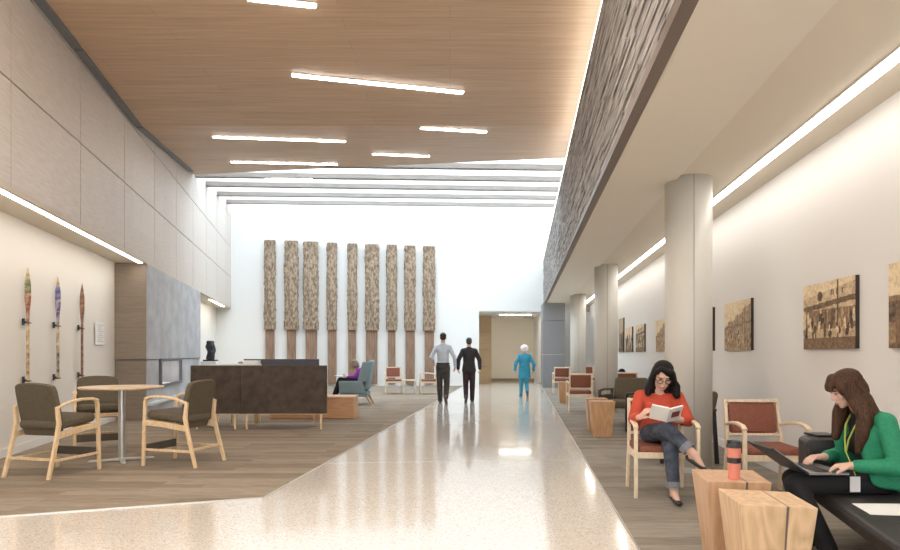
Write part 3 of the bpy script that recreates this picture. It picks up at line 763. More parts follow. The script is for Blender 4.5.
def sqblock(px0, px1, Y, lab):
    a, b = X(px0, Y), X(px1, Y); d = .38
    block([(a, Y), (b, Y), (b+.04, Y+d), (a+.04, Y+d)], .55, (.76, 0, 0), OAKD, lab, BG)
sqblock(591, 615.5, 10.5, 'orange brown block table at the carpet edge between the columns, front one')
sqblock(587, 608, 11.15, 'orange brown block table tucked just behind another block')
sqblock(558.5, 569, 17.6, 'small distant block table between the two far russet armchairs')
# chairs on the right
RG = 'russet armchairs with beech frames'
w1 = (1.955, 6.30, .006)
ch = guest_chair(w1, math.pi-.1, 'russet beech armchair in which the woman in red sits reading', RG)
dup(ch, (2.84, 6.13, .006), math.pi-.06, 'empty russet beech armchair against the right wall beside the laptop woman', RG)
dup(ch, (X(583, 14.8), 15.2, .006), -.1, 'russet armchair seen from behind, in front of the second column', RG)
dup(ch, (X(563, 21.8), 22.1, .006), -.1, 'far russet armchair seen from behind next to the grey pier', RG)
dup(ch, (X(591, 22.4), 22.9, .006), math.pi, 'far russet armchair half hidden behind the second column', RG)
dup(ch, (X(393, 21.6), 21.8, .006), math.pi+.12, 'russet armchair facing the viewer in front of the carved posts', RG)
dup(ch, (X(428, 21.6), 21.75, .006), math.pi/2+.1, 'russet armchair in profile left of the walking man', RG)
dup(ch, (X(624.5, 16.2), 16.3, .006), 0, 'russet armchair seen from behind past the brown lounge chair', RG)
LG = 'brown lounge chairs along the right wall'
lc = lounge_chair((X(625.5, 12.3), 12.3, .006), math.pi-.6, 'brown lounge chair facing the viewer beside the second column', LG)
dup(lc, (X(653, 10.9), 10.9, .006), math.pi/2+.1, 'dark lounge chair half hidden behind the woman in red', LG)
dup(lc, (2.81, 8.36, .006), math.pi/2-.05, 'dark lounge chair mostly hidden behind the nearest column', LG)
# small far side table
Yt = 21.75
st_ = empty('side_table', (X(409.2, Yt), Yt, .006), .1, 'small square side table between the two far russet armchairs', 'side table')
MB().box((0, 0, .44), (.42, .42, .03)).build('table_top', BEECH, st_, bevel=.003)
for s in (1, -1):
    for q in (1, -1): MB().box((s*.19, q*.19, .212), (.045, .045, .425)).build('leg', STEEL, st_)
MB().box((0, 0, .18), (.38, .38, .02)).build('shelf', STEEL, st_)
# wing chair (local +Y front)
wc = empty('wing_chair', (X(356, 17.2), 17.35, .006), math.pi/2, 'blue grey wing chair in profile holding the woman in purple', 'armchair')
cushion('seat', BLUEG, (0, .06, .40), (.58, .62, .14), wc, .04)
MB().box((0, .04, .28), (.68, .70, .14)).build('base_frame', BLUEG, wc, bevel=.02)
cushion('backrest', BLUEG, (0, -.33, .76), (.64, .74, .11), wc, .04, math.pi/2+.17)
for s in (1, -1):
    MB().loft([[(s*.30, -.27, .30), (s*.30, .39, .30), (s*.30, .40, .60), (s*.30, -.20, .60)][::1], [(s*.38, -.27, .30), (s*.38, .39, .30), (s*.38, .41, .61), (s*.38, -.20, .61)]]).build('arm', BLUEG, wc, bevel=.02)
    MB().loft([[(s*.315, -.30, .58), (s*.315, -.06, .60), (s*.315, -.19, 1.08), (s*.315, -.42, 1.10)], [(s*.375, -.30, .58), (s*.375, -.06, .60), (s*.375, -.19, 1.08), (s*.375, -.42, 1.10)]]).build('wing', BLUEG, wc, bevel=.02)
    MB().sweep([(s*.27, .33, .22), (s*.29, .38, 0)], [.05, .03], [.05, .03]).build('leg', OAKD, wc)
    MB().sweep([(s*.27, -.28, .22), (s*.29, -.40, 0)], [.05, .03], [.05, .03]).build('leg', OAKD, wc)
# leather bench, front faces the aisle
sf = empty('leather_bench', (2.25, 4.0, .006), -math.atan(.25), 'black leather bench along the right wall under the woman in green', 'bench')
def pr(poly, a, b):  # profile in local XZ swept along local Y
    return [[(x, a, z) for x, z in poly], [(x, b, z) for x, z in poly]]
MB().loft(pr([(0.02, .39), (.04, .41), (.76, .41), (.76, .20), (.26, .20), (.02, .33)], -1.6, .98)).build('seat', LEATH, sf, bevel=.02, seg=3)
MB().loft(pr([(.04, .40), (.04, .68), (.07, .705), (.75, .705), (.75, .40)], .74, .98)).build('arm', LEATH, sf, bevel=.02, seg=3)
for x in (.5, .70):
    for y in (-1.4, .8): MB().box((x, y, .10), (.05, .05, .20)).build('leg', STEEL, sf)
o = MB().box((2.66, 4.87, .719), (.16, .18, .014)).build('tablet', BLACKM); tag(o, 'flat black tablet lying on the leather bench arm', 'tablet')
o = MB().prism([(2.30, 3.72), (2.68, 3.66), (2.66, 3.98), (2.36, 3.99)], .418, .421).build('paper_sheet', PAPER); tag(o, 'white paper sheet on the bench seat beside the green cardigan', 'paper')
# travel cup
yc = 4.02
cu = empty('travel_cup', (X(734, yc), yc, .5565), 0, 'coral travel cup with black lid and band on the block table', 'cup')
MB().lathe([(.0, .0), (.031, .0), (.033, .01), (.036, .10), (.040, .19), (.0, .19)], n=32).build('cup_body', CORAL, cu, smooth=False)
MB().lathe([(.037, .098), (.0400, .10), (.0412, .128), (.037, .13)], n=32).build('grip_band', BLACKM, cu)
MB().lathe([(.0, .188), (.044, .188), (.044, .205), (.040, .212), (.036, .228), (.0, .228)], n=32).box((-.03, -.012, .222), (.03, .016, .022)).build('lid', BLACKM, cu)
# ------------------------------------------------------------------ people
def remesh(name, prims, mat, parent, vox=.008, it=3):
    m = MB()
    for p in prims: m.hull(p)
    me = bpy.data.meshes.new(name); m.b.to_mesh(me); m.b.free()
    o = bpy.data.objects.new(name, me); COL.objects.link(o)
    md = o.modifiers.new('r', 'REMESH'); md.mode = 'VOXEL'; md.voxel_size = vox; md.use_smooth_shade = True
    ms = o.modifiers.new('s', 'SMOOTH'); ms.factor = .5; ms.iterations = it
    bpy.context.view_layer.update()
    ev = o.evaluated_get(bpy.context.evaluated_depsgraph_get()); nm = bpy.data.meshes.new_from_object(ev)
    o.modifiers.clear(); o.data = nm; nm.name = name; nm.materials.clear(); nm.materials.append(mat); nm.shade_smooth(); o.parent = parent
    bpy.data.meshes.remove(me)
    return o
def cone(a, ra, b, rb): return [(a, ra, None), (b, rb, None)]
def chain(pts, rs): return [cone(a, ra, b, rb) for a, b, ra, rb in zip(pts, pts[1:], rs, rs[1:])]
def frame(fwd, up):
    f = V(fwd).normalized(); u = V(up); r = f.cross(u).normalized(); u = r.cross(f)
    return M4((r, f, u)).transposed()          # columns: right, forward, up
def hand(w, d, n, curl=(25, 30, 30, 35), size=1.0, thumb=1, spread=1.0, tc=25):
    """w wrist, d finger direction, n palm normal (side the palm faces), thumb +1/-1 side"""
    d = V(d).normalized(); n = (V(n)-d*V(n).dot(d)).normalized(); s = d.cross(n)*thumb; w = V(w); P = []; k = size
    P.append([(w, .024*k, None), (w+d*.03*k+s*.008*k, .022*k, None), (w+d*.078*k+s*.030*k, .0125*k, None), (w+d*.080*k-s*.028*k, .0115*k, None), (w+d*.025*k-s*.018*k, .016*k, None)])
    for i, (off, ln_) in enumerate(((.029, .072), (.010, .080), (-.009, .074), (-.027, .058))):
        p = w+d*(.083-.003*abs(i-1))*k+s*off*k; a = 0.0; dd = (d+s*off*1.6*spread).normalized(); r = .0088*k
        pts = [w+d*.045*k+s*off*.8*k, p]; rs = [.010*k, .0092*k]
        for seg in (.45, .31, .24):
            a += math.radians(curl[i]); q = dd*math.cos(a)+n*math.sin(a); p = p+q*ln_*seg*k; pts.append(p); r *= .93; rs.append(r)
        P += chain(pts, rs)
    a = math.radians(tc)
    t0 = w+d*.02*k+s*.018*k; t1 = w+d*.048*k+s*.042*k+n*.012*k; t2 = t1+(d*math.cos(a)+s*.25+n*math.sin(a)).normalized()*.034*k; t3 = t2+(d*math.cos(a*1.6)+n*math.sin(a*1.6)).normalized()*.026*k
    P += chain([t0, t1, t2, t3], [.015*k, .012*k, .0105*k, .008*k])
    return P
def head_prims(c, fr, k=1.0):
    c = V(c); T = lambda x, y, z: c+fr @ V((x, y, z))*k
    P = [[(T(0, -.015, .03), (.073*k, .09*k, .085*k), fr)], [(T(0, .0, .0), (.068*k, .085*k, .09*k), fr)],
         [(T(0, .035, -.045), (.054*k, .052*k, .055*k), fr), (T(0, .068, -.088), (.022*k, .018*k, .018*k), fr)],
         [(T(0, .086, .012), (.008*k, .008*k, .014*k), fr), (T(0, .103, -.026), (.011*k, .012*k, .009*k), fr), (T(0, .085, -.032), (.015*k, .010*k, .008*k), fr)],
         [(T(0, .076, .03), (.045*k, .014*k, .012*k), fr)],
         [(T(0, .088, -.060), (.020*k, .010*k, .009*k), fr)]]
    for s in (1, -1):
        P.append([(T(s*.074, -.012, -.005), (.008*k, .018*k, .030*k), fr)])
        P.append([(T(s*.040, .062, -.02), (.020*k, .020*k, .022*k), fr)])
    return P
def face_parts(c, fr, parent, k=1.0, hairm=HAIRB):
    c = V(c); T = lambda x, y, z: c+fr @ V((x, y, z))*k
    for s in (1, -1):
        MB().hull([(T(s*.031, .083, .006), (.0125*k, .006*k, .0045*k), fr)]).build('eye', EYEM, parent, smooth=True)
        MB().hull([(T(s*.048, .080, .026), (.004*k, .004*k, .003*k), fr), (T(s*.018, .090, .029), (.004*k, .004*k, .0035*k), fr)]).build('eyebrow', hairm, parent, smooth=True)
    MB().hull([(T(-.018, .0935, -.060), (.005*k, .004*k, .004*k), fr), (T(0, .0985, -.060), (.008*k, .005*k, .0075*k), fr), (T(.018, .0935, -.060), (.005*k, .004*k, .004*k), fr)]).build('mouth', LIPM, parent, smooth=True)
def torso(J, g=0.0, k=1.0, bust=0.0, low=True, hipw=1.0):
    """hull pieces from pelvis to shoulders; g grows the surface"""
    pel, wai, che, nec, sR, sL = (V(J[q]) for q in ('pelvis', 'waist', 'chest', 'neck', 'shR', 'shL'))
    r = (sR-sL).normalized(); u = (nec-pel).normalized(); f = u.cross(r).normalized(); r = f.cross(u); fr = M4((r, f, u)).transposed()
    P = []
    a = (pel, ((.165*hipw+g)*k, (.115+g)*k, (.10+g)*k), fr); b = (wai, ((.138*hipw+g)*k, (.102+g)*k, (.08+g)*k), fr); c = (che, ((.152+g)*k, (.112+g)*k, (.10+g)*k), fr)
    if low: P.append([a, b])
    P.append([b, c])
    P.append([c, (sR, (.055+g)*k, None), (sL, (.055+g)*k, None), (nec-u*.035*k, (.06+g*.5)*k, None)])
    if bust:
        for s in (1, -1): P.append([(che+r*s*.068*k+f*(.072+bust)*k-u*.02*k, (.058+g)*k, None), (che+r*s*.06*k+f*.03*k+u*.05*k, (.05+g)*k, None)])
    return P
def shoe(ank, toe, mat, parent, k=1.0, low=False):
    a, t_ = V(ank), V(toe); d = (t_-a); d.normalize()
    up = V((0, 0, 1)); up = (up-d*up.dot(d)).normalized(); r = d.cross(up); fr = M4((r, d, up)).transposed()
    sole = a-up*.055*k
    P = [[(sole-d*.045*k, (.030*k, .035*k, .028*k), fr), (sole+d*.05*k, (.036*k, .04*k, .026*k), fr)], [(sole+d*.05*k, (.036*k, .04*k, .028*k), fr), (sole+d*.14*k-up*.006*k, (.034*k, .04*k, .020*k), fr)]]
    if not low: P.append([(sole-d*.03*k, (.030*k, .035*k, .03*k), fr), (a-d*.01, .038*k, None)])
    return remesh('shoe', P, mat, parent, .007, 2)
def foot_prims(ank, toe, k=1.0):
    a, t_ = V(ank), V(toe); d = (t_-a).normalized(); up = V((0, 0, 1)); up = (up-d*up.dot(d)).normalized()
    return [cone(a, .034*k, a-up*.045*k-d*.03*k, .026*k), cone(a, .033*k, a-up*.05*k+d*.10*k, .022*k)]
SPH = lambda c, r, fr=None: [(c, r, fr)]

def walker(lab, loc, rz, Ht, skin, hairm, topm, botm, shoem, stride, swing, jacket=0.0, male=True, toplen=0.0, sleeve=1.0, cap=None, slim=1.0, group=None, splay=0.0, bent=False, capk=1.0):
    k = Ht/1.80; e = empty('person', loc, rz, lab, 'person', group)
    q = lambda x, y, z: V((x*k, y*k, z*k))
    J = dict(pelvis=q(0, 0, .96), waist=q(0, .01, 1.10), chest=q(0, .02, 1.30), neck=q(0, .015, 1.50), shR=q(.170, .0, 1.425), shL=q(-.170, .0, 1.425))
    st_, lift = stride
    hipR, hipL = q(.085, 0, .92), q(-.085, 0, .92)
    kneR, ankR, toeR = q(.092, .10*st_, .50), q(.080, -.14*st_, .12+lift), q(.095, .08-.14*st_, .09)     # trailing
    kneL, ankL, toeL = q(-.092, .14*st_, .50), q(-.085, .24*st_, .085), q(-.10, .24*st_+.2, .08)
    if lift < 0:
        kneR, ankR, toeR, kneL, ankL, toeL = [V((-p.x, p.y, p.z)) for p in (kneL, ankL, toeL, kneR, ankR, toeR)]
        ankL.z = (.12-lift)*k
    sp = splay; elR, wrR = q(.275+sp, -.07+.05*swing, 1.18), q(.285+sp, .05+.16*swing, .94)
    elL, wrL = q(-.275-sp, -.07-.05*swing, 1.18), (q(-.235-sp, .20, 1.08) if bent else q(-.285-sp, .05-.10*swing, .94))
    hc = q(0, .045, 1.675); fr = frame((0, 1, -.1), (0, .1, 1)); hk = .235*k/.225
    body = torso(J, -.012*k, k*slim)+head_prims(hc, fr, hk)
    body.append(cone(q(0, .01, 1.46), .058*k, q(0, .03, 1.60), .054*k))
    for sh, el, wr, s in ((J['shR'], elR, wrR, 1), (J['shL'], elL, wrL, -1)):
        body += chain([sh, el, wr], [.048*k, .038*k, .027*k])
        body += hand(wr, (0, .15, -1), (-s, .2, 0), (22, 26, 28, 30), k*1.0, thumb=(1 if s < 0 else -1))
    for hp, kn, an, to in ((hipR, kneR, ankR, toeR), (hipL, kneL, ankL, toeL)):
        body += chain([hp, kn, an], [.075*k, .048*k, .036*k]); body += foot_prims(an, to, k)
    remesh('body', body, skin, e, .0075, 2)
    face_parts(hc, fr, e, hk, hairm)
    tuck = not jacket and not toplen
    tp_ = torso(J, .008*k+jacket, k*slim, low=not tuck)
    if tuck: tp_.append([(J['waist'], (.146*k, .112*k, .08*k), None), (q(0, 0, 1.035), (.158*k, .116*k, .035*k), None)])
    hem = J['pelvis']-V((0, 0, toplen*k))
    if toplen: tp_.append([(J['waist'], ((.15+jacket)*k*slim, (.118+jacket)*k, .06*k), None), (hem, ((.185+jacket)*k*slim, (.14+jacket)*k, .03*k), None)])
    tp_.append([(q(0, .01, 1.45), .066*k, None), (q(0, .016, 1.51), .060*k, None), (q(.12, .0, 1.43), .05*k, None), (q(-.12, .0, 1.43), .05*k, None)])
    for sh, el, wr in ((J['shR'], elR, wrR), (J['shL'], elL, wrL)):
        end = el.lerp(wr, sleeve)
        tp_ += chain([sh, el, end], [(.060+jacket*.6)*k, (.052+jacket*.6)*k, (.046-.008*sleeve+jacket*.6)*k])
    remesh('jacket' if jacket else 'shirt', tp_, topm, e, .01, 4)
    tr = [[(q(0, 0, .985), (.170*k*slim, .126*k, .045*k), None), (hipR, .100*k, None), (hipL, .100*k, None)], [(q(0, -.035, .91), (.15*k, .115*k, .10*k), None)]]
    for hp, kn, an in ((hipR, kneR, ankR), (hipL, kneL, ankL)): tr += chain([hp, kn, an-V((0, 0, .02))], [.100*k, .078*k, .064*k])
    remesh('trousers', tr, botm, e, .01, 3)
    if not jacket and not toplen:
        m = MB(); n = 32
        m.loft([[V((.166*k*slim*rr*math.cos(2*math.pi*i/n), .128*k*rr*math.sin(2*math.pi*i/n)+.003, zz*k)) for i in range(n)] for rr, zz in ((1.0, 1.0), (1.05, 1.0), (1.05, 1.035), (1.0, 1.035))], cap=False).build('belt', SHOE, e)
    for an, to in ((ankR, toeR), (ankL, toeL)): shoe(an, to, shoem, e, k*1.25)
    T = lambda x, y, z: hc+fr @ V((x, y, z))*hk
    if cap:
        remesh('surgical_cap', [[(T(0, -.03, .06), (.105*hk*capk, .115*hk*capk, .085*hk*capk), fr)], [(T(0, -.035, .02), (.096*hk*capk, .10*hk*capk, .07*hk*capk), fr)]], cap, e, .01, 3)
    else:
        remesh('hair', [[(T(0, -.022, .045), (.080*hk, .094*hk, .082*hk), fr)], [(T(0, -.045, -.005), (.074*hk, .068*hk, .065*hk), fr)], [(T(0, .03, .085), (.058*hk, .05*hk, .035*hk), fr)]], hairm, e, .008, 3)
    return e
x_, y_ = FL(443, 403.5)
walker('man in a pale blue shirt and charcoal trousers walking away', (x_, y_, 0), -.05, 1.84, SKIN, HAIRD, SHIRT, TROUS, LEATHB, (.9, .06), .3, sleeve=.98, splay=.02, bent=True)
x_, y_ = FL(469, 402.5)
walker('man in a black jacket and dark maroon trousers walking away', (x_, y_, 0), -.04, 1.72, SKIN, HAIRG, JACK, MAROON, SHOE, (.9, -.05), .6, jacket=.016, toplen=.10, sleeve=.98, splay=.015)
x_, y_ = FL(524.5, 396.5)
walker('person in turquoise scrubs and a white surgical cap walking away', (x_, y_, 0), .08, 1.52, SKIN, HAIRD, SCRUB, SCRUB, SHOE, (1.0, .05), .2, jacket=.024, toplen=.28, sleeve=.98, cap=CAPM, slim=1.12, splay=.06, capk=1.3)

# ---- woman reading (local +Y faces the viewer; +X = her right = picture left)
pw = empty('person', (1.955, 6.30, .006), math.pi-.1, 'woman in a red orange jumper and dark jeans reading a white book', 'person')
J = dict(pelvis=V((0, -.11, .575)), waist=V((0, -.125, .66)), chest=V((0, -.125, .775)), neck=V((0, -.10, .945)), shR=V((.165, -.11, .885)), shL=V((-.165, -.11, .885)))
fr = frame((.08, .86, -.52), (0, .52, .86)); hc = V((-.025, -.03, 1.088)); hk = 1.07
el1, wr1 = V((.240, -.02, .68)), V((.226, .235, .725)); el2, wr2 = V((-.240, .02, .675)), V((-.075, .245, .705))
hR, hL = V((.088, -.08, .545)), V((-.088, -.08, .545))
k1, a1, t1 = V((.03, .43, .635)), V((-.165, .565, .435)), V((-.265, .66, .365))          # crossed leg
k2, a2, t2 = V((.0, .40, .47)), V((-.015, .46, .10)), V((-.035, .62, .085))             # standing leg
body = torso(J, -.012, .96)+head_prims(hc, fr, hk)+[cone((0, -.11, .90), .052, (.005, -.055, 1.03), .048)]
body += chain([J['shR'], el1, wr1], [.046, .038, .027])+chain([J['shL'], el2, wr2], [.046, .038, .027])
body += hand(wr1, (-.38, .62, .62), (-.75, -.1, -.3), (18, 24, 24, 26), 1.0, thumb=-1)
body += hand(wr2, (.9, .35, .10), (0, .1, 1), (12, 16, 18, 20), 1.0, thumb=-1)
body += chain([hR, k1, a1], [.075, .052, .036])+foot_prims(a1, t1)+chain([hL, k2, a2], [.075, .052, .036])+foot_prims(a2, t2)
remesh('body', body, SKIN2, pw, .0055, 2)
face_parts(hc, fr, pw, hk)
T = lambda x, y, z: hc+fr @ V((x, y, z))*hk
gl = MB()
for s in (1, -1):
    gl.ring(T(s*.033, .103, .004), .024, .0028, fr @ V((0, 1, 0))); gl.tube([T(s*.056, .100, .006), T(s*.078, .05, .008), T(s*.082, -.01, .008)], .002)
gl.tube([T(-.010, .106, .006), T(.010, .106, .006)], .0022); gl.build('glasses', BLACKM, pw)
jm = torso(dict(J, neck=V((0, -.115, .895)), shR=J['shR']+V((0, 0, -.005)), shL=J['shL']+V((0, 0, -.005))), .012, 1.0, bust=.012, hipw=1.0)+[[(J['pelvis']+V((0, .02, -.03)), (.185, .135, .06), None), (J['waist'], (.155, .13, .07), None)], [(J['waist']+V((0, .05, 0)), (.12, .09, .08), None)]]
jm += chain([J['shR'], el1, el1.lerp(wr1, .62)], [.068, .057, .047])+chain([J['shL'], el2, el2.lerp(wr2, .45)], [.068, .057, .048])
remesh('jumper', jm, REDK, pw, .008, 4)
jn = [[(J['pelvis']-V((0, -.01, .03)), (.172, .125, .07), None), (hR, .088, None), (hL, .088, None)]]
jn += chain([hR, k1, k1.lerp(a1, .62)], [.094, .070, .053])+chain([hL, k2, k2.lerp(a2, .82)], [.094, .068, .050])
remesh('jeans', jn, JEAN, pw, .008, 3)
def cuff(a, b, f0, f1, r0, r1):
    p, q = V(a).lerp(V(b), f0), V(a).lerp(V(b), f1); remesh('jeans_cuff', [cone(p, r0, q, r1)], CUFFM, pw, .006, 1)
MBc = None
def ringcuff(a, b, f0, f1, r):
    p, q = V(a).lerp(V(b), f0), V(a).lerp(V(b), f1); d = (q-p).normalized(); u = d.orthogonal().normalized(); v = d.cross(u); n = 24
    R_ = lambda c, rr: [c+(u*math.cos(2*math.pi*i/n)+v*math.sin(2*math.pi*i/n))*rr for i in range(n)]
    MB().loft([R_(p, r-.004), R_(p, r), R_(q, r), R_(q, r-.010), R_(p.lerp(q, .7), r-.012)], cap=False).build('jeans_cuff', CUFFM, pw, smooth=False)
ringcuff(k1, a1, .60, .78, .060); ringcuff(k2, a2, .76, .90, .057)
shoe(a1, t1, SHOE, pw, .92, True); shoe(a2, t2, SHOE, pw, .92, True)
hp = [[(T(0, -.03, .045), (.097, .102, .086), fr)], [(T(0, -.06, -.02), (.108, .07, .10), fr)],
      # parting on her right: a swept front lock over her left temple, a thinner one on the right
      [(T(.025, .045, .098), (.02, .03, .016), fr), (T(-.055, .056, .072), (.03, .03, .018), fr), (T(-.082, .05, .0), (.018, .035, .04), fr)],
      [(T(.03, .04, .098), (.02, .03, .015), fr), (T(.072, .040, .06), (.014, .03, .02), fr)]]
Lk = [T(-.080, .03, .02), T(-.092, .030, -.06), V((-.135, -.03, .985)), V((-.145, -.02, .905))]
Rk = [T(.080, .0, .04), T(.092, .0, -.05), V((.095, -.05, .985)), V((.110, -.045, .925))]
bk0, bk1 = (T(0, -.06, -.03), (.09, .06, .09), fr), (V((0, -.13, .95)), (.13, .05, .05), None)
for K, q in ((Lk, 1.2), (Rk, 1.0)):
    hp += [[(K[0], (.020*q, .055, .05), fr), (K[1], (.030*q, .055, .05), fr)], [(K[1], (.032*q, .055, .05), fr), (K[2], (.040*q, .05, .045), fr)], [(K[2], (.040*q, .05, .045), fr), (K[3], (.030*q, .042, .025), fr)]]
hp += [[bk0, bk1, (Lk[2]+V((0, -.03, 0)), .035, None), (Rk[2]+V((0, -.03, 0)), .035, None)], [bk1, (V((-.11, -.09, .92)), .032, None), (V((.10, -.09, .925)), .032, None)]]
remesh('hair', hp, HAIRB, pw, .007, 3)
# her book
bk = empty('book', w1[:2]+(0,), math.pi-.1, 'white paperback with a dark red cover picture held by the woman in red', 'book')
bk.location = (w1[0], w1[1], 0)
def leaf(s, mat, nm, th, off):
    a = V((.055, .45, .715)); up = V((0, .74, .67)).normalized(); d = V((s*.86, -.46, .16)).normalized()
    n = d.cross(up).normalized(); p = a+n*off
    q = [p, p+d*.145, p+d*.145+up*.185, p+up*.185]
    MB().loft([[v for v in q], [v+n*th for v in q]]).build(nm, mat, bk)
    return a, d, up, n
a_, d_, u_, n_ = leaf(1, PAPER, 'pages', .010, .0); a_, d_, u_, n2 = leaf(-1, PAPER, 'pages', .010, .0)
leaf(1, pbr('book_cover', (.80, .79, .76), .4), 'cover', .003, .0115 if n_.y > 0 else -.0045)
a_, d_, u_, n2 = leaf(-1, pbr('book_cover_back', (.80, .79, .76), .4), 'cover', .003, .0115 if n2.y > 0 else -.0045)
nn = n2 if n2.y > 0 else -n2
p = a_+nn*.0165+d_*.035+u_*.06
MB().loft([[p, p+d_*.085, p+d_*.085+u_*.075, p+u_*.075], [v+nn*.0008 for v in (p, p+d_*.085, p+d_*.085+u_*.075, p+u_*.075)]]).build('cover_picture', pbr('cover_red', (.24, .035, .04), .4, .5, 40), bk)

# ---- woman with laptop (local +Y -> picture left)
OX, OY = 2.80, 4.40
pg = empty('person', (OX, OY, .006), math.pi/2, 'woman in a green cardigan with long brown hair typing on a laptop', 'person')
W = lambda x, y, z: V((y-OY, OX-x, z))            # world -> local
J = dict(pelvis=W(2.79, 4.40, .51), waist=W(2.775, 4.40, .61), chest=W(2.735, 4.40, .745), neck=W(2.665, 4.40, .93), shR=W(2.70, 4.565, .862), shL=W(2.705, 4.225, .862))
hc = W(2.565, 4.40, 1.065); fr = frame(W(-.86, .12, -.42)-W(0, 0, 0), W(-.42, 0, .9)-W(0, 0, 0)); hk = 1.0
elL, wrL = W(2.73, 4.13, .60), W(2.475, 4.20, .600); elR, wrR = W(2.70, 4.66, .61), W(2.475, 4.50, .610)
hL, hR = W(2.78, 4.31, .485), W(2.78, 4.49, .485)
kL, kR = W(2.185, 4.30, .465), W(2.27, 4.50, .465); aL, aR = W(2.31, 4.16, .10), W(2.34, 4.47, .10); tL, tR = W(2.15, 4.12, .075), W(2.18, 4.47, .075)
body = torso(J, -.012, .96)+head_prims(hc, fr, hk)+[cone(W(2.68, 4.40, .90), .052, W(2.60, 4.40, 1.01), .048)]
body += chain([J['shL'], elL, wrL], [.045, .037, .026])+chain([J['shR'], elR, wrR], [.045, .037, .026])
down = W(0, 0, -1)-W(0, 0, 0); dv = lambda x, y, z: V((y, -x, z))
body += hand(wrL, dv(-1, .25, -.05), dv(0, 0, -1), (22, 26, 28, 28), .95, thumb=1)
body += hand(wrR, dv(-1, -.12, -.02), dv(0, 0, -1), (22, 26, 28, 28), .95, thumb=-1)
body += chain([hL, kL, aL], [.07, .05, .036])+chain([hR, kR, aR], [.07, .05, .036])+foot_prims(aL, tL)+foot_prims(aR, tR)
remesh('body', body, SKIN2, pg, .0055, 2)
face_parts(hc, fr, pg, hk, HAIRBR)
tt = torso(J, .002, 1.0, bust=.02)+[[(J['waist']+V((0, .055, -.02)), (.115, .075, .09), None), (J['chest']+V((0, .05, .0)), (.10, .075, .08), None)]]
remesh('black_top', tt, BLACKT, pg, .008, 4)
# cardigan: back, sides and sleeves, open down the front
cd = []
b3 = V((0, -.030, 0))
cd += [[(J['pelvis']+b3+V((0, -.01, -.0)), (.190, .118, .075), None), (J['waist']+b3, (.165, .108, .07), None)], [(J['waist']+b3, (.165, .108, .07), None), (J['chest']+b3, (.172, .112, .09), None)],
       [(J['chest']+b3, (.172, .112, .09), None), (J['shR'], .064, None), (J['shL'], .064, None), (J['neck']+V((0, -.035, -.045)), .058, None)]]
for s in (1, -1):
    sh = J['shR'] if s > 0 else J['shL']
    cd.append([(sh+V((-s*.03, .03, -.03)), .045, None), (J['chest']+V((s*.135, .115, -.03)), (.035, .06, .06), None)])
    cd.append([(J['chest']+V((s*.135, .115, -.03)), (.035, .06, .06), None), (J['chest']+V((s*.13, .0, -.02)), (.05, .06, .06), None), (J['waist']+V((s*.155, .105, -.04)), (.032, .06, .06), None), (J['waist']+V((s*.15, .0, -.04)), (.04, .06, .06), None)])
    cd.append([(J['waist']+V((s*.155, .105, -.04)), (.032, .06, .06), None), (J['waist']+V((s*.15, .0, -.04)), (.04, .06, .06), None), (J['pelvis']+V((s*.195, .12, .0)), (.020, .07, .05), None), (J['pelvis']+V((s*.19, -.03, -.03)), (.022, .07, .05), None)])
cd += chain([J['shL'], elL, elL.lerp(wrL, .86)], [.068, .056, .040])+chain([J['shR'], elR, elR.lerp(wrR, .86)], [.068, .056, .040])
remesh('cardigan', cd, GREENK, pg, .008, 4)
tr = [[(J['pelvis']-V((0, 0, .02)), (.175, .125, .075), None), (hL, .085, None), (hR, .085, None)]]+chain([hL, kL, aL], [.088, .070, .058])+chain([hR, kR, aR], [.088, .070, .058])
remesh('trousers', tr, BLACKT, pg, .008, 3)
shoe(aL, tL, SHOE, pg, .95); shoe(aR, tR, SHOE, pg, .95)
T = lambda x, y, z: hc+fr @ V((x, y, z))*hk
hp = [[(T(0, -.022, .045), (.086, .100, .084), fr)], [(T(0, -.06, -.02), (.084, .065, .10), fr)],
      [(T(0, .045, .112), (.045, .03, .015), fr), (T(0, .092, .062), (.050, .014, .02), fr)], [(T(0, .092, .062), (.056, .014, .02), fr), (T(0, .102, .036), (.058, .009, .012), fr)],
      [(T(-.055, .05, .075), (.02, .03, .025), fr), (T(-.070, .055, .015), (.014, .022, .03), fr)], [(T(.055, .05, .075), (.02, .03, .025), fr), (T(.070, .055, .015), (.014, .022, .03), fr)]]
nearS = [T(-.078, .018, .03), T(-.088, .0, -.06), W(2.60, 4.265, .90), W(2.575, 4.25, .78), W(2.56, 4.265, .68)]
hp += [[(nearS[0], (.022, .055, .045), fr), (nearS[1], (.026, .06, .05), fr)]]
hp += [[(nearS[1], (.028, .06, .05), fr), (nearS[2], .046, None)]]+chain(nearS[2:], [.047, .040, .020])
hp += [[(nearS[1]+V((0, -.05, 0)), .045, None), (W(2.665, 4.30, .93), .042, None)], [(W(2.665, 4.30, .93), .042, None), (W(2.64, 4.26, .84), .028, None)]]
farS = [T(.078, .0, .03), T(.085, -.01, -.06), W(2.60, 4.53, .90), W(2.57, 4.53, .74)]
hp += chain(farS, [.035, .042, .050, .028])
hp += [[(W(2.64, 4.40, 1.02), (.09, .05, .07), None), (W(2.71, 4.40, .92), (.10, .04, .05), None)]]
remesh('hair', hp, HAIRBR, pg, .0065, 3)
ly = MB()
ly.tube([W(2.645, 4.33, .915), W(2.585, 4.34, .83), W(2.555, 4.36, .74), W(2.545, 4.37, .66)], .0055, 6).tube([W(2.645, 4.47, .915), W(2.59, 4.45, .83), W(2.555, 4.40, .74), W(2.545, 4.375, .66)], .0055, 6)
ly.tube([W(2.545, 4.37, .66), W(2.535, 4.30, .60), W(2.525, 4.235, .535)], .004, 6)
lan = ly.build('lanyard', LANY, pg)
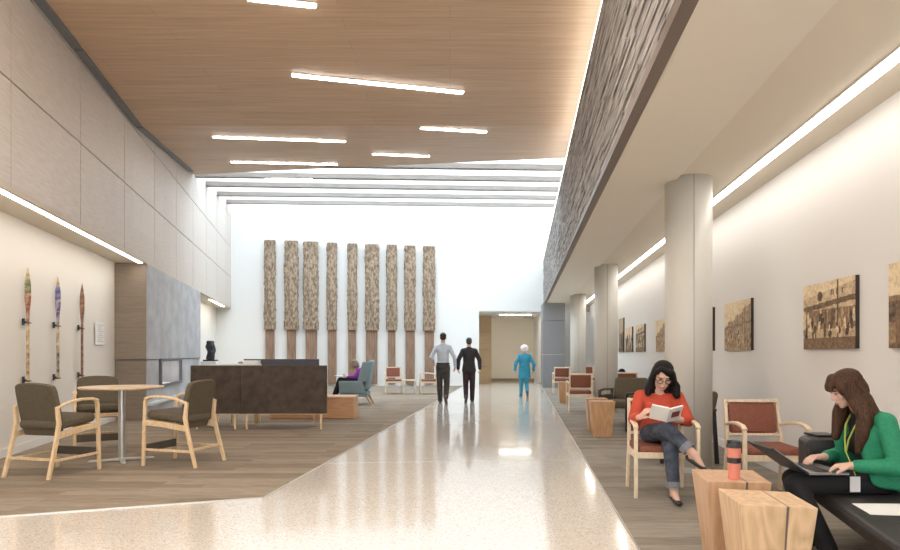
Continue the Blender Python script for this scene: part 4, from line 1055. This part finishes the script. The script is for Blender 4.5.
o = MB().box(W(2.505, 4.205, .485), (.006, .062, .095)).build('badge', pbr('badge_white', (.72, .70, .72), .4), lan)
# laptop
lp = empty('laptop', (OX, OY, .006), math.pi/2, 'open dark grey laptop on the lap of the woman in green', 'laptop')
bm2 = MB().box(W(2.335, 4.36, .552), (.35, .25, .016)); bm2.build('base', SILVER, lp, bevel=.004)
kb = MB()
for i in range(12):
    for j in range(5): kb.box(W(2.275+j*.021, 4.21+i*.0265, .5615), (.022, .016, .003))
kb.build('keyboard', BLACKM, lp)
hx, hz_, tx_, tz_ = 2.215, .556, 1.985, .715
MB().loft([[W(hx, 4.185, hz_), W(hx, 4.535, hz_), W(tx_, 4.535, tz_), W(tx_, 4.185, tz_)], [W(hx-.007, 4.185, hz_-.009), W(hx-.007, 4.535, hz_-.009), W(tx_-.007, 4.535, tz_-.009), W(tx_-.007, 4.185, tz_-.009)]]).build('screen_lid', GREYMETAL, lp, bevel=.003)
MB().loft([[W(hx+.001-.02, 4.20, hz_+.0165), W(hx+.001-.02, 4.52, hz_+.0165), W(tx_+.022, 4.52, tz_-.0130), W(tx_+.022, 4.20, tz_-.0130)], [W(hx+.002-.02, 4.20, hz_+.0178), W(hx+.002-.02, 4.52, hz_+.0178), W(tx_+.023, 4.52, tz_-.0117), W(tx_+.023, 4.20, tz_-.0117)]]).build('display', glow('display', (.55, .6, .65), .35), lp)

# ---- woman in purple in the wing chair (faces picture left)
pp = empty('person', (X(357, 17.2), 17.35, .006), math.pi/2, 'woman in a purple jumper reading in the blue grey wing chair', 'person')
J = dict(pelvis=V((0, -.12, .57)), waist=V((0, -.13, .68)), chest=V((0, -.12, .80)), neck=V((0, -.01, .91)), shR=V((.16, -.06, .865)), shL=V((-.16, -.06, .865)))
hc = V((0, .095, 1.005)); fr = frame((0, .85, -.5), (0, .5, .85))
pts = dict(eR=V((.25, .02, .70)), wR=V((.10, .26, .70)), eL=V((-.25, .02, .70)), wL=V((-.10, .26, .70)))
hR, hL, kR, kL, aR, aL = V((.09, -.05, .56)), V((-.09, -.05, .56)), V((.08, .42, .60)), V((-.08, .44, .62)), V((.07, .64, .12)), V((-.07, .62, .12))
body = torso(J, -.012, .96)+head_prims(hc, fr, 1.0)+[cone((0, -.03, .87), .05, (0, .05, .97), .046)]
for a, b, c in ((J['shR'], pts['eR'], pts['wR']), (J['shL'], pts['eL'], pts['wL'])): body += chain([a, b, c], [.045, .037, .026])
body += hand(pts['wR'], (-.4, .8, .2), (0, 0, 1), size=.95, thumb=1)+hand(pts['wL'], (.4, .8, .2), (0, 0, 1), size=.95, thumb=-1)
for a, b, c in ((hR, kR, aR), (hL, kL, aL)): body += chain([a, b, c], [.07, .05, .036])+foot_prims(c, c+V((0, .15, -.01)))
remesh('body', body, SKIN2, pp, .008, 2); face_parts(hc, fr, pp, 1.0, HAIRASH)
pj = torso(J, .012, 1.0, bust=.01)
for a, b, c in ((J['shR'], pts['eR'], pts['wR']), (J['shL'], pts['eL'], pts['wL'])): pj += chain([a, b, b.lerp(c, .85)], [.066, .054, .04])
remesh('jumper', pj, PURP, pp, .01, 3)
tr = [[(J['pelvis']-V((0, 0, .02)), (.17, .12, .07), None), (hR, .085, None), (hL, .085, None)]]
for a, b, c in ((hR, kR, aR), (hL, kL, aL)): tr += chain([a, b, c], [.09, .072, .06])
remesh('trousers', tr, BLACKT, pp, .01, 3)
shoe(aR, aR+V((0, .15, -.02)), SHOE, pp); shoe(aL, aL+V((0, .15, -.02)), SHOE, pp)
T = lambda x, y, z: hc+fr @ V((x, y, z))
remesh('hair', [[(T(0, -.025, .045), (.088, .10, .085), fr)], [(T(0, -.06, -.02), (.088, .07, .10), fr)], [(T(-.08, .02, .02), (.02, .05, .05), fr), (T(-.08, -.02, -.06), (.025, .05, .05), fr)], [(T(.08, .02, .02), (.02, .05, .05), fr), (T(.08, -.02, -.06), (.025, .05, .05), fr)]], HAIRASH, pp, .009, 3)
nb = empty('magazine', (X(357, 17.2), 17.35, .006), math.pi/2, 'open white magazine on the lap of the woman in purple', 'magazine')
for s in (1, -1):
    MB().loft([[(0, .36, .70), (s*.16, .36, .72), (s*.16, .58, .735), (0, .58, .715)], [(0, .36, .706), (s*.16, .36, .726), (s*.16, .58, .741), (0, .58, .721)]]).build('page', PAPER, nb)
# ---- person whose head shows above the far russet chair
xq = X(622.5, 16.2)
pq = empty('person', (xq, 16.3, .006), 0, 'person seated in a far russet armchair, only dark hair showing', 'person')
J = dict(pelvis=V((0, -.08, .54)), waist=V((0, -.10, .60)), chest=V((0, -.10, .66)), neck=V((0, -.08, .74)), shR=V((.16, -.09, .70)), shL=V((-.16, -.09, .70)))
hc = V((0, -.02, .80)); fr = frame((0, .9, -.4), (0, .4, .9))
body = torso(J, -.012, .92)+head_prims(hc, fr)+[cone((0, -.08, .70), .05, (0, -.04, .78), .046)]
hR, hL, kR, kL, aR, aL = V((.09, -.02, .55)), V((-.09, -.02, .55)), V((.09, .42, .55)), V((-.09, .42, .55)), V((.09, .46, .10)), V((-.09, .46, .10))
for s in (1, -1): body += chain([V((s*.16, -.09, .70)), V((s*.22, .05, .62)), V((s*.12, .25, .66))], [.045, .037, .026])+hand(V((s*.12, .25, .66)), (-s*.3, 1, 0), (0, 0, -1), thumb=s)
for a, b, c in ((hR, kR, aR), (hL, kL, aL)): body += chain([a, b, c], [.07, .05, .036])+foot_prims(c, c+V((0, .15, -.01)))
remesh('body', body, SKIN, pq, .01, 2)
remesh('jumper', torso(J, .01, .95)+[c for s in (1, -1) for c in chain([V((s*.16, -.09, .70)), V((s*.22, .05, .62)), V((s*.13, .22, .65))], [.06, .05, .04])], JACK, pq, .012, 3)
remesh('trousers', [[(J['pelvis'], (.165, .11, .07), None), (hR, .085, None), (hL, .085, None)]]+[c for a, b, d in ((hR, kR, aR), (hL, kL, aL)) for c in chain([a, b, d], [.085, .07, .055])], JEAN, pq, .012, 3)
T = lambda x, y, z: hc+fr @ V((x, y, z))
remesh('hair', [[(T(0, -.03, .04), (.088, .10, .085), fr)], [(T(0, -.06, -.02), (.085, .07, .09), fr)]], HAIRB, pq, .01, 3)
# ------------------------------------------------------------------ world, camera, view
w = bpy.data.worlds.new('World'); S.world = w; w.use_nodes = True
bg = w.node_tree.nodes['Background']; bg.inputs[0].default_value = (.77, .885, 1.0, 1); bg.inputs[1].default_value = 1.75
cam = bpy.data.cameras.new('camera'); co = bpy.data.objects.new('camera', cam); COL.objects.link(co); S.camera = co
co.location = (0, 0, H); co.rotation_euler = (math.pi/2, 0, 0)
cam.sensor_width = 36; cam.sensor_fit = 'HORIZONTAL'; cam.lens = F/900*36; cam.shift_y = (HY-275)/900; cam.clip_start = .05
S.view_settings.view_transform = 'Standard'; S.view_settings.look = 'None'; S.view_settings.gamma = 1; S.view_settings.exposure = 1.65
S.cycles.use_denoising = True; S.cycles.max_bounces = 10; S.cycles.diffuse_bounces = 6; S.cycles.transparent_max_bounces = 12
S.cycles.sample_clamp_indirect = 8
